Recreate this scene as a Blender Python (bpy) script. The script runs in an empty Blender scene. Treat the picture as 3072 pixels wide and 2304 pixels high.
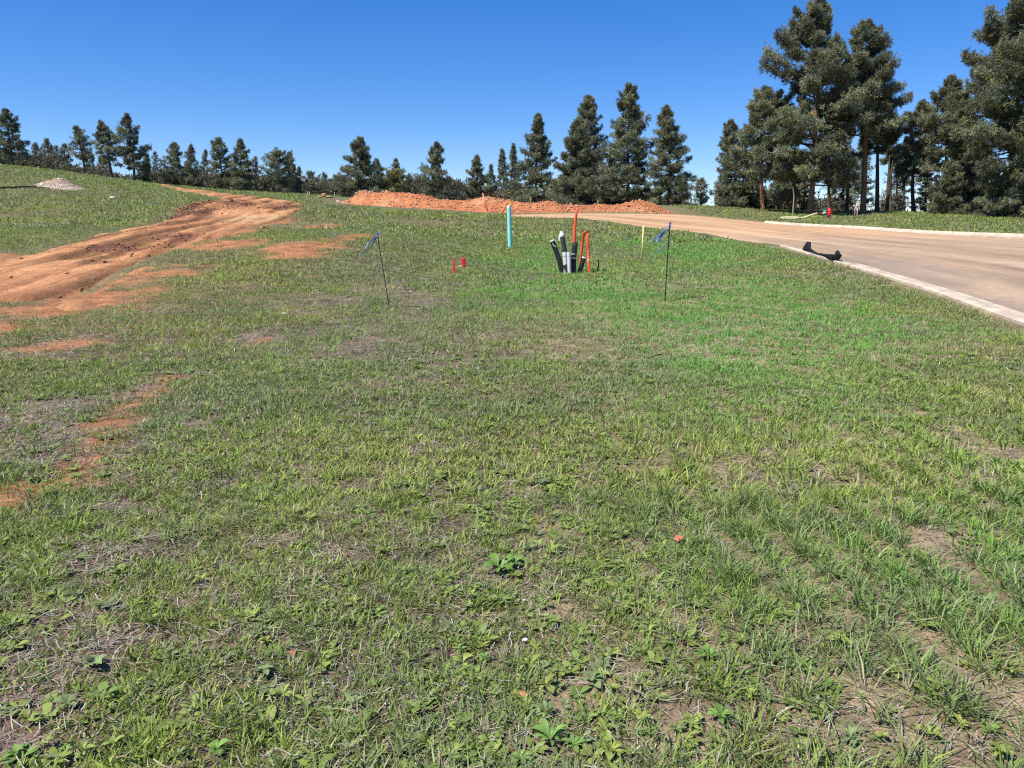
import bpy, math, random
import numpy as np
from mathutils import Vector

# ------------------------------------------------------------------ camera, sky, sun, exposure
S = bpy.context.scene
COL = S.collection
F, CX, CY = 750.0, 512.0, 384.0
EYE = 1.55
PITCH = math.atan(159.0 / 750.0)
cam = bpy.data.cameras.new('camera'); cam_o = bpy.data.objects.new('camera', cam); COL.objects.link(cam_o)
cam.sensor_width = 36.0; cam.lens = 36.0 * F / 1024.0
cam.clip_start = 0.1; cam.clip_end = 8000
cam_o.location = (0, 0, EYE); cam_o.rotation_euler = (math.pi / 2 - PITCH, 0, 0)
S.camera = cam_o

SUN_EL = math.radians(56)
SUN_DIR = Vector((-0.85 * math.cos(SUN_EL), -0.53 * math.cos(SUN_EL), math.sin(SUN_EL))).normalized()
W = bpy.data.worlds.new('World'); S.world = W; W.use_nodes = True
nt = W.node_tree; nt.nodes.clear()
sky = nt.nodes.new('ShaderNodeTexSky'); sky.sky_type = 'NISHITA'; sky.sun_disc = False
sky.sun_elevation = SUN_EL; sky.sun_rotation = math.atan2(SUN_DIR.x, SUN_DIR.y)
sky.altitude = 1500; sky.air_density = 0.9; sky.dust_density = 0.0; sky.ozone_density = 5.0
hs = nt.nodes.new('ShaderNodeHueSaturation'); hs.inputs['Saturation'].default_value = 1.48; hs.inputs['Hue'].default_value = 0.514
bg = nt.nodes.new('ShaderNodeBackground'); bg.inputs['Strength'].default_value = 0.148
wo = nt.nodes.new('ShaderNodeOutputWorld')
gm = nt.nodes.new('ShaderNodeGamma'); gm.inputs['Gamma'].default_value = 0.77; nt.links.new(sky.outputs[0], gm.inputs[0]); nt.links.new(gm.outputs[0], hs.inputs['Color']); nt.links.new(hs.outputs[0], bg.inputs[0]); nt.links.new(bg.outputs[0], wo.inputs[0])
sl = bpy.data.lights.new('sun', 'SUN'); sl.energy = 4.6; sl.angle = math.radians(0.5); sl.color = (1.0, 0.95, 0.87)
so = bpy.data.objects.new('sun', sl); COL.objects.link(so); so.rotation_euler = SUN_DIR.to_track_quat('Z', 'Y').to_euler()
so.location = (-20, -20, 40)
S.view_settings.view_transform = 'Standard'; S.view_settings.look = 'None'
S.view_settings.exposure = 0.7; S.view_settings.gamma = 1.0; S.view_settings.use_curve_mapping = False
S.render.engine = 'CYCLES'
S.cycles.use_denoising = False; S.cycles.filter_width = 1.2
S.cycles.max_bounces = 6; S.cycles.transparent_max_bounces = 6

RNG = np.random.default_rng(7)
random.seed(5)

# ------------------------------------------------------------------ helpers
CT, ST = math.cos(PITCH), math.sin(PITCH)
def ray(u, v):
    a, b = (u - CX) / F, (CY - v) / F
    return a, CT + b * ST, -ST + b * CT
def P(u, v, d):
    x, y, z = ray(u, v); t = d / y
    return np.array((x * t, d, EYE + z * t))

def hashn(ix, iy, seed):
    n = (ix.astype(np.int64) * 374761393 + iy.astype(np.int64) * 668265263 + seed * 1442695041) & 0x7fffffff
    n = ((n ^ (n >> 13)) * 1274126177) & 0x7fffffff
    n = n ^ (n >> 16)
    return (n & 0xffff) / 65535.0
def vnoise(x, y, seed=0):
    x = np.asarray(x, float); y = np.asarray(y, float)
    x0 = np.floor(x); y0 = np.floor(y); fx = x - x0; fy = y - y0
    fx = fx * fx * (3 - 2 * fx); fy = fy * fy * (3 - 2 * fy)
    a = hashn(x0, y0, seed); b = hashn(x0 + 1, y0, seed); c = hashn(x0, y0 + 1, seed); d = hashn(x0 + 1, y0 + 1, seed)
    return (a * (1 - fx) + b * fx) * (1 - fy) + (c * (1 - fx) + d * fx) * fy
def fbm(x, y, sc, oct=4, seed=0, gain=0.5):
    t = 0; amp = 1; tot = 0; f = 1.0 / sc
    for k in range(oct):
        t = t + amp * vnoise(x * f + 17.3 * k, y * f - 9.1 * k, seed + k); tot += amp; amp *= gain; f *= 2.03
    return t / tot
def smooth(a, b, x):
    t = np.clip((x - a) / (b - a), 0, 1); return t * t * (3 - 2 * t)

def mesh_data(name, V, loops, sizes, col=None, smooth_shade=False, attrs=None):
    me = bpy.data.meshes.new(name)
    V = np.ascontiguousarray(V, dtype=np.float32); loops = np.ascontiguousarray(loops, dtype=np.int32).ravel()
    sizes = np.ascontiguousarray(sizes, dtype=np.int32)
    me.vertices.add(len(V)); me.vertices.foreach_set('co', V.ravel())
    me.loops.add(len(loops)); me.loops.foreach_set('vertex_index', loops)
    st = np.zeros(len(sizes), np.int32); st[1:] = np.cumsum(sizes)[:-1]
    me.polygons.add(len(sizes)); me.polygons.foreach_set('loop_start', st)
    try: me.polygons.foreach_set('loop_total', sizes)
    except Exception: pass
    if smooth_shade: me.polygons.foreach_set('use_smooth', np.ones(len(sizes), bool))
    if col is not None:
        a = me.attributes.new('Col', 'FLOAT_COLOR', 'POINT')
        c = np.ones((len(V), 4), np.float32); c[:, :3] = col; a.data.foreach_set('color', c.ravel())
    for k, arr in (attrs or {}).items():
        a = me.attributes.new(k, 'FLOAT', 'POINT'); a.data.foreach_set('value', np.ascontiguousarray(arr, dtype=np.float32))
    me.update(calc_edges=True); me.validate()
    return me
def link(name, me, mat=None, parent=None):
    o = bpy.data.objects.new(name, me); COL.objects.link(o)
    if mat and me is not None and len(me.materials) == 0: me.materials.append(mat)
    if parent: o.parent = parent
    return o
def tag(o, label=None, cat=None, group=None, kind=None):
    if label: o['label'] = label
    if cat: o['category'] = cat
    if group: o['group'] = group
    if kind: o['kind'] = kind
    return o
def empty(name, loc, label, cat, group=None, rz=0):
    o = bpy.data.objects.new(name, None); COL.objects.link(o); o.empty_display_size = 0.1
    o.location = [float(c) for c in loc]; o.rotation_euler = (0, 0, rz)
    return tag(o, label, cat, group)

class MB:
    """collects tubes, lathes, prisms and loose faces, then links them as one mesh object"""
    def __init__(s): s.v = []; s.l = []; s.n = []; s.k = 0
    def add(s, V, faces):
        V = np.asarray(V, float); s.v.append(V)
        for f in faces: s.l.extend([i + s.k for i in f]); s.n.append(len(f))
        s.k += len(V); return s
    def tube(s, path, radii, sides=10, caps=True, flat=1.0):
        path = [Vector(p) for p in path]; n = len(path)
        if not hasattr(radii, '__len__'): radii = [radii] * n
        V = []; up = Vector((0.13, 0.31, 0.94)); 
        for i, p in enumerate(path):
            t = (path[min(i + 1, n - 1)] - path[max(i - 1, 0)]).normalized()
            if abs(t.dot(up)) > 0.97: up = Vector((1, 0.1, 0))
            a = t.cross(up).normalized(); b = t.cross(a).normalized(); up = -b if False else up
            for k in range(sides):
                q = 2 * math.pi * k / sides
                V.append(p + a * (radii[i] * math.cos(q)) + b * (radii[i] * math.sin(q) * flat))
        Fc = []
        for i in range(n - 1):
            for k in range(sides):
                k2 = (k + 1) % sides
                Fc.append((i * sides + k, i * sides + k2, (i + 1) * sides + k2, (i + 1) * sides + k))
        if caps:
            Fc.append(tuple(range(sides))[::-1]); Fc.append(tuple((n - 1) * sides + k for k in range(sides)))
        return s.add(V, Fc)
    def lathe(s, prof, c=(0, 0, 0), sides=14):
        V = []; Fc = []
        for r, z in prof:
            for k in range(sides):
                q = 2 * math.pi * k / sides; V.append((c[0] + r * math.cos(q), c[1] + r * math.sin(q), c[2] + z))
        for i in range(len(prof) - 1):
            for k in range(sides):
                k2 = (k + 1) % sides; Fc.append((i * sides + k, i * sides + k2, (i + 1) * sides + k2, (i + 1) * sides + k))
        Fc.append(tuple(range(sides))[::-1]); Fc.append(tuple((len(prof) - 1) * sides + k for k in range(sides)))
        return s.add(V, Fc)
    def box(s, a, b):
        x0, y0, z0 = a; x1, y1, z1 = b
        V = [(x0, y0, z0), (x1, y0, z0), (x1, y1, z0), (x0, y1, z0), (x0, y0, z1), (x1, y0, z1), (x1, y1, z1), (x0, y1, z1)]
        return s.add(V, [(3, 2, 1, 0), (4, 5, 6, 7), (0, 1, 5, 4), (1, 2, 6, 5), (2, 3, 7, 6), (3, 0, 4, 7)])
    def data(s, name, sm=True):
        return mesh_data(name, np.vstack(s.v), s.l, s.n, smooth_shade=sm)
    def build(s, name, mat, parent=None, sm=True, auto=True):
        me = s.data(name, sm)
        o = link(name, me, mat, parent)
        if sm and auto:
            try: me.set_sharp_from_angle(angle=math.radians(38))
            except Exception: pass
        return o

def node_mat(name, rough=0.85, spec=0.25):
    m = bpy.data.materials.new(name); m.use_nodes = True
    b = m.node_tree.nodes['Principled BSDF']
    b.inputs['Roughness'].default_value = rough
    b.inputs['Specular IOR Level'].default_value = spec
    return m, m.node_tree.nodes, m.node_tree.links, b
def noise_mat(name, c, var=0.25, scale=12.0, rough=0.7, spec=0.3, bump=0.0, bscale=None, c2=None, stretch=None):
    m, N, L, b = node_mat(name, rough, spec)
    tc = N.new('ShaderNodeTexCoord'); src = tc.outputs['Object']
    if stretch:
        mp = N.new('ShaderNodeMapping'); mp.inputs['Scale'].default_value = stretch; L.new(src, mp.inputs[0]); src = mp.outputs[0]
    n = N.new('ShaderNodeTexNoise'); n.inputs['Scale'].default_value = scale; n.inputs['Detail'].default_value = 6
    n.inputs['Roughness'].default_value = 0.65
    L.new(src, n.inputs['Vector'])
    r = N.new('ShaderNodeValToRGB'); r.color_ramp.elements[0].position = 0.3; r.color_ramp.elements[1].position = 0.7
    lo = [x * (1 - var) for x in c]; hi = [min(1, x * (1 + var)) for x in (c2 or c)]
    r.color_ramp.elements[0].color = (*lo, 1); r.color_ramp.elements[1].color = (*hi, 1)
    L.new(n.outputs[0], r.inputs[0]); L.new(r.outputs[0], b.inputs['Base Color'])
    if bump:
        n2 = N.new('ShaderNodeTexNoise'); n2.inputs['Scale'].default_value = bscale or scale * 3; n2.inputs['Detail'].default_value = 5
        L.new(src, n2.inputs['Vector'])
        bp = N.new('ShaderNodeBump'); bp.inputs['Strength'].default_value = bump; bp.inputs['Distance'].default_value = 0.03
        L.new(n2.outputs[0], bp.inputs['Height']); L.new(bp.outputs[0], b.inputs['Normal'])
    return m
def col_mat(name, rough=0.6, spec=0.2, transl=0.0, noise=0.0, scales=(8.0, 60.0), bump=0.0, bdist=0.02):
    """base colour from the point attribute Col, broken up by noise"""
    m, N, L, b = node_mat(name, rough, spec)
    a = N.new('ShaderNodeAttribute'); a.attribute_name = 'Col'; out = a.outputs['Color']
    if noise:
        tc = N.new('ShaderNodeTexCoord')
        prev = None
        for sc in scales:
            n = N.new('ShaderNodeTexNoise'); n.inputs['Scale'].default_value = sc; n.inputs['Detail'].default_value = 5
            n.inputs['Roughness'].default_value = 0.7
            L.new(tc.outputs['Object'], n.inputs['Vector'])
            mr = N.new('ShaderNodeMapRange'); mr.inputs['From Min'].default_value = 0.3; mr.inputs['From Max'].default_value = 0.7
            mr.inputs['To Min'].default_value = 1 - noise; mr.inputs['To Max'].default_value = 1 + noise
            L.new(n.outputs[0], mr.inputs[0])
            mx = N.new('ShaderNodeVectorMath'); mx.operation = 'SCALE'
            L.new(out, mx.inputs[0]); L.new(mr.outputs[0], mx.inputs['Scale']); out = mx.outputs[0]; prev = n
        if bump:
            bp = N.new('ShaderNodeBump'); bp.inputs['Strength'].default_value = bump; bp.inputs['Distance'].default_value = bdist
            L.new(prev.outputs[0], bp.inputs['Height']); L.new(bp.outputs[0], b.inputs['Normal'])
    L.new(out, b.inputs['Base Color'])
    if transl:
        t = N.new('ShaderNodeBsdfTranslucent'); L.new(out, t.inputs['Color'])
        mix = N.new('ShaderNodeMixShader'); mix.inputs[0].default_value = transl
        L.new(b.outputs[0], mix.inputs[1]); L.new(t.outputs[0], mix.inputs[2])
        L.new(mix.outputs[0], N['Material Output'].inputs['Surface'])
    return m

def streaked(m, fl, fs, amt):
    """wheel smears: noise stretched along the attributes lengthwise / sideways, multiplied into the base colour"""
    N, L = m.node_tree.nodes, m.node_tree.links; b = N['Principled BSDF']
    a1 = N.new('ShaderNodeAttribute'); a1.attribute_name = 'lengthwise'; a2 = N.new('ShaderNodeAttribute'); a2.attribute_name = 'sideways'
    c = N.new('ShaderNodeCombineXYZ'); L.new(a1.outputs['Fac'], c.inputs[0]); L.new(a2.outputs['Fac'], c.inputs[1])
    mp = N.new('ShaderNodeMapping'); mp.inputs['Scale'].default_value = (fl, fs, 1); L.new(c.outputs[0], mp.inputs[0])
    n = N.new('ShaderNodeTexNoise'); n.inputs['Scale'].default_value = 1.0; n.inputs['Detail'].default_value = 6; n.inputs['Roughness'].default_value = 0.72; L.new(mp.outputs[0], n.inputs['Vector'])
    mr = N.new('ShaderNodeMapRange'); mr.inputs['From Min'].default_value = 0.33; mr.inputs['From Max'].default_value = 0.62; mr.inputs['To Min'].default_value = 1 - 1.3 * amt; mr.inputs['To Max'].default_value = 1 + 0.7 * amt
    L.new(n.outputs[0], mr.inputs[0])
    src = b.inputs['Base Color'].links[0].from_socket; v = N.new('ShaderNodeVectorMath'); v.operation = 'SCALE'
    L.new(src, v.inputs[0]); L.new(mr.outputs[0], v.inputs['Scale']); L.new(v.outputs[0], b.inputs['Base Color'])
    return m

# ------------------------------------------------------------------ terrain
NEAR = [P(*q) for q in ((1024, 323, 11.5), (943, 294, 14.7), (897, 279.5, 16.9), (851, 265, 19.7), (825, 258, 22.5),
                        (777, 245, 28.9), (733, 240, 34), (700, 232.5, 40), (670, 230.5, 43), (631, 225, 46), (597, 219.5, 47.6), (563, 217.5, 48), (511, 217, 48.5))]
FAR = [P(*q) for q in ((1024, 236.5, 34), (930, 233, 40), (851.6, 227.6, 47), (766, 222.8, 56), (720, 217.5, 58), (680, 213.8, 58), (642, 213, 56), (563, 213, 54), (505, 215, 52.5))]
ctrl = list(NEAR) + list(FAR) + [P(*q) for q in (
    (391, 310.6, 13.1), (664, 302, 14.1), (575, 273, 20.3), (455, 271, 20.5), (511, 247.7, 29), (642, 262, 24.5),
    (0, 253, 22), (0, 300, 14), (60, 240, 26), (120, 232, 29), (181, 230, 28), (183, 207, 42), (218, 199, 52), (166, 186.5, 66),
    (100, 262, 21), (250, 228, 30), (290, 206, 46), (300, 245, 23), (250, 196.5, 60), (300, 200, 58),
    (60, 220, 36), (30, 195, 50), (58, 186.5, 54), (110, 192, 54),
    (0, 165, 70), (45, 169.5, 70), (90, 176, 70), (136, 182.5, 71), (166, 185.5, 72), (226, 190, 72), (271, 193.6, 70), (333, 196.5, 68),
    (340, 203.5, 60), (384, 206.5, 58), (432, 209, 56), (469, 212, 54.5), (420, 225, 40), (350, 222, 38),
    (828.6, 218.2, 60), (763, 211, 68), (809, 214, 68), (863, 212, 68), (700, 206, 75), (940, 213, 66), (1005, 216, 62), (1024, 226, 46), (930, 223, 52))]
ctrl += [np.array(q, float) for q in (
    (0, 0, 0), (-3, 4, 0), (3, 4, 0), (0, 7, 0), (-7, 8, 0), (-3, 10, 0.02), (5, 9, 0), (0, -8, 0), (-25, -8, 0), (25, -8, 0.0), (-18, 5, 0.1), (7.2, 8, 0.0), (6.0, 2, 0.0),
    (14, 5, 0.0), (14, 14, 0.25), (28, 8, 0.4), (30, 22, 0.7), (-38, 16, 2.0), (-55, 38, 5.5), (-75, 68, 8.6), (-70, 95, 8.0), (60, 40, 1.0), (70, 70, 1.6),
    (-40, 92, 5.6), (-20, 92, 4.2), (0, 90, 2.8), (20, 92, 2.2), (45, 92, 1.4), (-90, 130, 5), (-40, 130, 3), (0, 130, 0.5), (50, 130, -1.5), (100, 120, -1.5), (110, 40, 0.8), (-100, 40, 8), (-80, 0, 2.5), (80, 0, 0.2),
    (-60, -40, 0), (60, -40, 0), (0, -40, 0))]
ctrl = np.array(ctrl)
def _k(r2): return r2 * np.log(r2 + 1e-9) * 0.5
_n = len(ctrl); _A = np.zeros((_n + 3, _n + 3)); _b = np.zeros(_n + 3)
_d2 = ((ctrl[:, None, :2] - ctrl[None, :, :2]) ** 2).sum(-1)
_A[:_n, :_n] = _k(_d2) + np.eye(_n) * 6.0
_A[:_n, _n] = 1; _A[:_n, _n + 1:] = ctrl[:, :2]; _A[_n, :_n] = 1; _A[_n + 1:, :_n] = ctrl[:, :2].T; _b[:_n] = ctrl[:, 2]
_w = np.linalg.solve(_A, _b)
def terr(x, y):
    x = np.atleast_1d(np.asarray(x, float)); y = np.atleast_1d(np.asarray(y, float)); sh = x.shape
    x = x.ravel(); y = y.ravel()
    out = np.zeros_like(x)
    for i in range(0, len(x), 60000):
        a = x[i:i + 60000]; c = y[i:i + 60000]
        d2 = (a[:, None] - ctrl[None, :, 0]) ** 2 + (c[:, None] - ctrl[None, :, 1]) ** 2
        out[i:i + 60000] = _k(d2) @ _w[:_n] + _w[_n] + _w[_n + 1] * a + _w[_n + 2] * c
    r = np.hypot(x, y - 30)
    t = smooth(85, 190, r)
    out = out * (1 - t) + t * (-4 - 0.006 * r + 3 * fbm(x, y, 160, 3, 3))
    return out.reshape(sh)
def T(x, y): return float(terr(x, y)[0])
def hit(u, v, dmax=110.0):
    x, y, z = ray(u, v)
    ds = np.concatenate([np.arange(1.2, 20, 0.05), np.arange(20, dmax, 0.2)])
    X = x / y * ds; Z = EYE + z / y * ds
    g = terr(X, ds) - Z
    i = np.argmax(g > 0)
    if g[i] <= 0: i = len(ds) - 1
    elif i > 0:
        f = g[i - 1] / (g[i - 1] - g[i]); d = ds[i - 1] + f * (ds[i] - ds[i - 1]); return np.array((x / y * d, d, T(x / y * d, d)))
    return np.array((X[i], ds[i], T(X[i], ds[i])))

def catmull(pts, n):
    pts = np.asarray(pts, float); q = np.vstack([2 * pts[0] - pts[1], pts, 2 * pts[-1] - pts[-2]])
    t = np.linspace(0, len(pts) - 1.0001, n); i = t.astype(int); f = (t - i)[:, None]
    p0, p1, p2, p3 = q[i], q[i + 1], q[i + 2], q[i + 3]
    return 0.5 * (2 * p1 + (p2 - p0) * f + (2 * p0 - 5 * p1 + 4 * p2 - p3) * f ** 2 + (3 * p1 - p0 - 3 * p2 + p3) * f ** 3)
def resample(c, n):
    s = np.concatenate([[0], np.cumsum(np.hypot(*np.diff(c[:, :2], axis=0).T))]); t = np.linspace(0, s[-1], n)
    return np.stack([np.interp(t, s, c[:, k]) for k in range(c.shape[1])], 1), t

near_xy = np.vstack([[(3.5, -14), (5.0, -4), (6.2, 2), (7.0, 7.0)], np.array(NEAR)[:, :2]])
far_xy = np.vstack([[(30, -14), (29.5, 2), (28.5, 14), (26.2, 25)], np.array(FAR)[:, :2]])
near_c, _ = resample(catmull(near_xy, 400), 400)
far_c, _ = resample(catmull(far_xy, 400), 400)
road_poly = np.vstack([near_c, far_c[::-1]])

def sdist(x, y, poly):
    """signed distance (negative inside)"""
    x = np.asarray(x, float).ravel(); y = np.asarray(y, float).ravel()
    out = np.full(len(x), 1e9); inside = np.zeros(len(x), bool)
    bx0, by0 = poly.min(0) - 6; bx1, by1 = poly.max(0) + 6
    m = np.where((x > bx0) & (x < bx1) & (y > by0) & (y < by1))[0]
    A = poly; B = np.roll(poly, -1, 0)
    for i in range(0, len(m), 20000):
        k = m[i:i + 20000]; px = x[k][:, None]; py = y[k][:, None]
        dx = B[:, 0] - A[:, 0]; dy = B[:, 1] - A[:, 1]; l2 = dx * dx + dy * dy + 1e-12
        t = np.clip(((px - A[:, 0]) * dx + (py - A[:, 1]) * dy) / l2, 0, 1)
        d = np.hypot(px - A[:, 0] - t * dx, py - A[:, 1] - t * dy).min(1)
        c = ((A[:, 1] > py) != (B[:, 1] > py)) & (px < dx * (py - A[:, 1]) / (dy + 1e-12) + A[:, 0])
        ins = c.sum(1) % 2 == 1
        out[k] = np.where(ins, -d, d)
    return out
road_poly_lo = road_poly[::5]

# dirt track outline, where the wheels have bared the hillside
trk = [(-60, 262), (0, 254), (27, 253), (54, 247.5), (80, 238.6), (108, 233), (129, 228), (156, 223), (172, 214.5), (184, 207), (200, 203), (219, 199.3), (204, 195.6), (186, 192), (170, 188.2), (160, 186.4)]
trk2 = [(178, 187.4), (212, 191.6), (246, 196), (275, 199.2), (300, 202.5), (303, 207), (295, 213), (284, 220), (264, 229), (230, 237), (190, 249), (150, 265), (128, 284), (81, 309), (40, 302), (0, 304), (-60, 318)]
def outl(lst): return np.array([hit(*q)[:2] for q in lst])
trk_poly = np.vstack([outl(trk), [P(158, 185.2, 78)[:2], P(170, 185.6, 78)[:2]], outl(trk2)])
trk_poly = np.vstack([catmull(trk_poly, 160)])
trk_mid = np.array([hit(*q)[:2] for q in ((-60, 288), (0, 276), (60, 262), (120, 246), (180, 229), (232, 213), (250, 205))])
trk_c, trk_t = resample(catmull(trk_mid, 120), 200)

def ell(x, y, u, v, ru, rv, soft=0.5):
    """0..1 patch given by where it lies (centre and half size seen from the camera), returned on world x, y"""
    c = hit(u, v); e = hit(u + ru, v); n = hit(u, v + rv); f = hit(u, max(v - rv, 200))
    rx = abs(e[0] - c[0]) + 0.02; ry = max(0.04, (abs(n[1] - c[1]) + abs(f[1] - c[1])) / 2)
    q = np.hypot((x - c[0]) / rx, (y - c[1]) / ry)
    q = q + (fbm(x, y, max(0.12, min(rx, ry) * 1.1), 4, 41) - 0.5) * 2.3
    return 1 - smooth(1 - soft, 1 + soft, q)

ERODED = [(168, 376, 12, 5), (150, 392, 22, 9), (130, 405, 22, 9), (112, 422, 20, 9), (96, 440, 18, 11), (84, 460, 16, 11), (64, 476, 26, 12), (36, 487, 34, 13), (6, 499, 34, 14), (-20, 508, 30, 14)]
ORANGE = [(305, 247, 34, 8), (345, 238, 14, 4), (5, 327, 30, 5), (262, 337, 8, 2.5), (250, 243, 14, 4), (365, 236, 16, 2.5), (100, 300, 40, 10), (40, 310, 40, 9), (160, 275, 28, 8), (220, 245, 24, 5), (320, 226, 22, 3), (230, 232, 20, 5), (275, 222, 16, 4), (50, 345, 30, 8)]
LITTER = [(152, 382, 18, 13), (48, 438, 26, 14), (245, 335, 20, 7), (60, 345, 40, 10), (420, 300, 20, 10), (390, 290, 30, 5), (365, 345, 22, 8), (12, 215, 14, 8), (430, 222, 40, 3.5), (300, 225, 30, 6), (330, 300, 40, 8),
          (60, 620, 46, 24), (90, 560, 50, 20), (50, 690, 62, 46), (20, 745, 60, 30), (25, 415, 40, 22), (80, 455, 40, 14), (200, 420, 20, 8), (250, 640, 26, 12), (330, 690, 22, 12), (120, 640, 30, 14),  (12, 660, 30, 20), (110, 505, 20, 8), (200, 595, 26, 12), (330, 548, 22, 8), (668, 585, 18, 12), (520, 745, 24, 14), (890, 500, 26, 10), (985, 745, 30, 18), (240, 675, 18, 10), (160, 545, 30, 8), (270, 540, 26, 8)]
TAN = [(625, 680, 46, 22), (700, 720, 30, 24), (950, 560, 22, 26), (930, 640, 22, 26), (1000, 690, 40, 30), (860, 690, 26, 24), (720, 640, 18, 14), (905, 740, 30, 18), (570, 610, 16, 8), (990, 590, 24, 22), (1010, 460, 20, 30), (980, 530, 20, 12), (670, 740, 40, 14), (800, 730, 22, 16), (560, 700, 20, 16), (690, 620, 22, 10), (640, 545, 18, 6), (840, 620, 16, 12), (760, 760, 16, 10)]
def patches(x, y):
    o = np.zeros_like(x); l = np.zeros_like(x); t = np.zeros_like(x)
    for q in ORANGE: o = np.maximum(o, ell(x, y, *q))
    for q in ERODED: o = np.maximum(o, 0.90 * ell(x, y, *q, soft=0.8))
    for q in LITTER: l = np.maximum(l, ell(x, y, *q, soft=0.7))
    for q in TAN: t = np.maximum(t, ell(x, y, *q, soft=0.6))
    return o, l, t
GREENZ = [(620, 290, 130, 34), (760, 300, 90, 30), (560, 262, 50, 16), (700, 255, 60, 12), (650, 245, 90, 8), (800, 330, 60, 26)]

def soil_colour(x, y, d):
    o, l, t = patches(x, y)
    n1 = fbm(x, y, 1.3, 4, 11)[:, None]; n2 = fbm(x, y, 0.25, 3, 12)[:, None]
    brown = np.array((0.15, 0.105, 0.075)); mauve = np.array((0.185, 0.135, 0.100)); tan = np.array((0.36, 0.265, 0.165)); org = np.array((0.36, 0.165, 0.075))
    side = smooth(-0.6, 1.2, x)[:, None]
    c = (mauve * (1 - side) + tan * 0.85 * side) * (0.7 + 0.6 * n1)
    c = c * (1 - 0.4 * l[:, None]) + 0.4 * l[:, None] * np.array((0.24, 0.165, 0.125))
    c = c * (1 - t[:, None]) + t[:, None] * tan * (0.75 + 0.5 * n2)
    # the red clay shows through on the left and farther up the slope
    red = np.clip(smooth(2.5, 7.0, -x * 0.8 + 0.12 * (y - 8)) * smooth(4, 9, y), 0, 1)[:, None] * smooth(70, 40, y)[:, None]
    c = c * (1 - 0.55 * red) + 0.55 * red * np.array((0.30, 0.16, 0.08))
    c = c * (1 - o[:, None]) + o[:, None] * org * (0.75 + 0.5 * n2)
    far = smooth(7, 26, d)[:, None]
    g = np.array((0.12, 0.13, 0.055)) * (0.7 + 0.6 * n1)
    c = c * (1 - 0.75 * far * (1 - o[:, None])) + 0.75 * far * (1 - o[:, None]) * g
    return c, o, l, t

def axis(lim, fine, rate, far, frate):
    a = [0.0]
    while a[-1] < lim: a.append(a[-1] + max(fine, rate * a[-1]))
    while a[-1] < far: a.append(a[-1] * (1 + frate))
    return np.array(a)
ax = axis(62, 0.065, 0.021, 4500, 0.16); xs = np.concatenate([-ax[:0:-1], ax])
ay = axis(95, 0.05, 0.0125, 4500, 0.16); by = axis(6, 0.15, 0.1, 4500, 0.25); ys = np.concatenate([-by[:0:-1], ay])
GX, GY = np.meshgrid(xs, ys); gx = GX.ravel(); gy = GY.ravel()
gz = terr(gx, gy)
rsd = sdist(gx, gy, road_poly_lo)
gr = np.hypot(gx, gy)
micro = (fbm(gx, gy, 0.55, 4, 21) - 0.5) * 0.05 + (fbm(gx, gy, 0.16, 2, 22) - 0.5) * 0.035
gz = gz + micro * smooth(40, 12, gr) * smooth(0.0, 0.6, rsd) + (fbm(gx, gy, 3.5, 3, 23) - 0.5) * 0.12 * smooth(0.3, 2.5, rsd) * smooth(3, 9, gr)
gz = gz - 0.45 * smooth(-0.15, -0.55, rsd)
tsd = sdist(gx, gy, trk_poly[::2])
gz = gz - 0.25 * smooth(-0.5, -1.3, tsd)
gc, go, gl, gt_ = soil_colour(gx, gy, gr)
nx, ny = len(xs), len(ys)
idx = np.arange(nx * ny).reshape(ny, nx)
quads = np.stack([idx[:-1, :-1], idx[:-1, 1:], idx[1:, 1:], idx[1:, :-1]], -1).reshape(-1, 4)
MAT_SOIL = col_mat('soil', 0.95, 0.1, noise=0.4, scales=(2.2, 14.0, 75.0), bump=0.8, bdist=0.03)
ground = link('ground', mesh_data('ground', np.stack([gx, gy, gz], 1), quads, np.full(len(quads), 4), col=gc, smooth_shade=True), MAT_SOIL)
tag(ground, 'uneven brown and reddish soil of the grassy slope', kind='structure')

# ------------------------------------------------------------------ dirt track
cell = 0.15
x0, y0 = trk_poly.min(0) - 0.8; x1, y1 = trk_poly.max(0) + 0.8
tx = np.arange(x0, x1, cell); ty = np.arange(y0, y1, cell * 1.25)
TX, TY = np.meshgrid(tx, ty); fx = TX.ravel(); fy = TY.ravel()
sd = sdist(fx, fy, trk_poly)
def along(x, y):
    best = np.full(len(x), 1e9); lat = np.zeros(len(x)); al = np.zeros(len(x))
    for i in range(len(trk_c) - 1):
        a = trk_c[i]; b = trk_c[i + 1]; dx, dy = b - a; l = math.hypot(dx, dy)
        t = ((x - a[0]) * dx + (y - a[1]) * dy) / l
        tt = np.clip(t, 0, l) if 0 < i < len(trk_c) - 2 else t
        d = np.hypot(x - a[0] - tt * dx / l, y - a[1] - tt * dy / l)
        m = d < best
        best[m] = d[m]; lat[m] = ((-(x - a[0]) * dy + (y - a[1]) * dx) / l)[m]; al[m] = (trk_t[i] + tt)[m]
    return lat, al
lat, al = along(fx, fy)
keep_v = sd < 0.7
edge = smooth(0.55, -0.45, sd + (fbm(fx, fy, 1.1, 4, 51) - 0.5) * 1.3)
wob = lat + (fbm(fx, fy, 6.0, 2, 53) - 0.5) * 0.9
rut = np.zeros(len(fx)); wet = np.zeros(len(fx)); line = np.zeros(len(fx))
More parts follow.
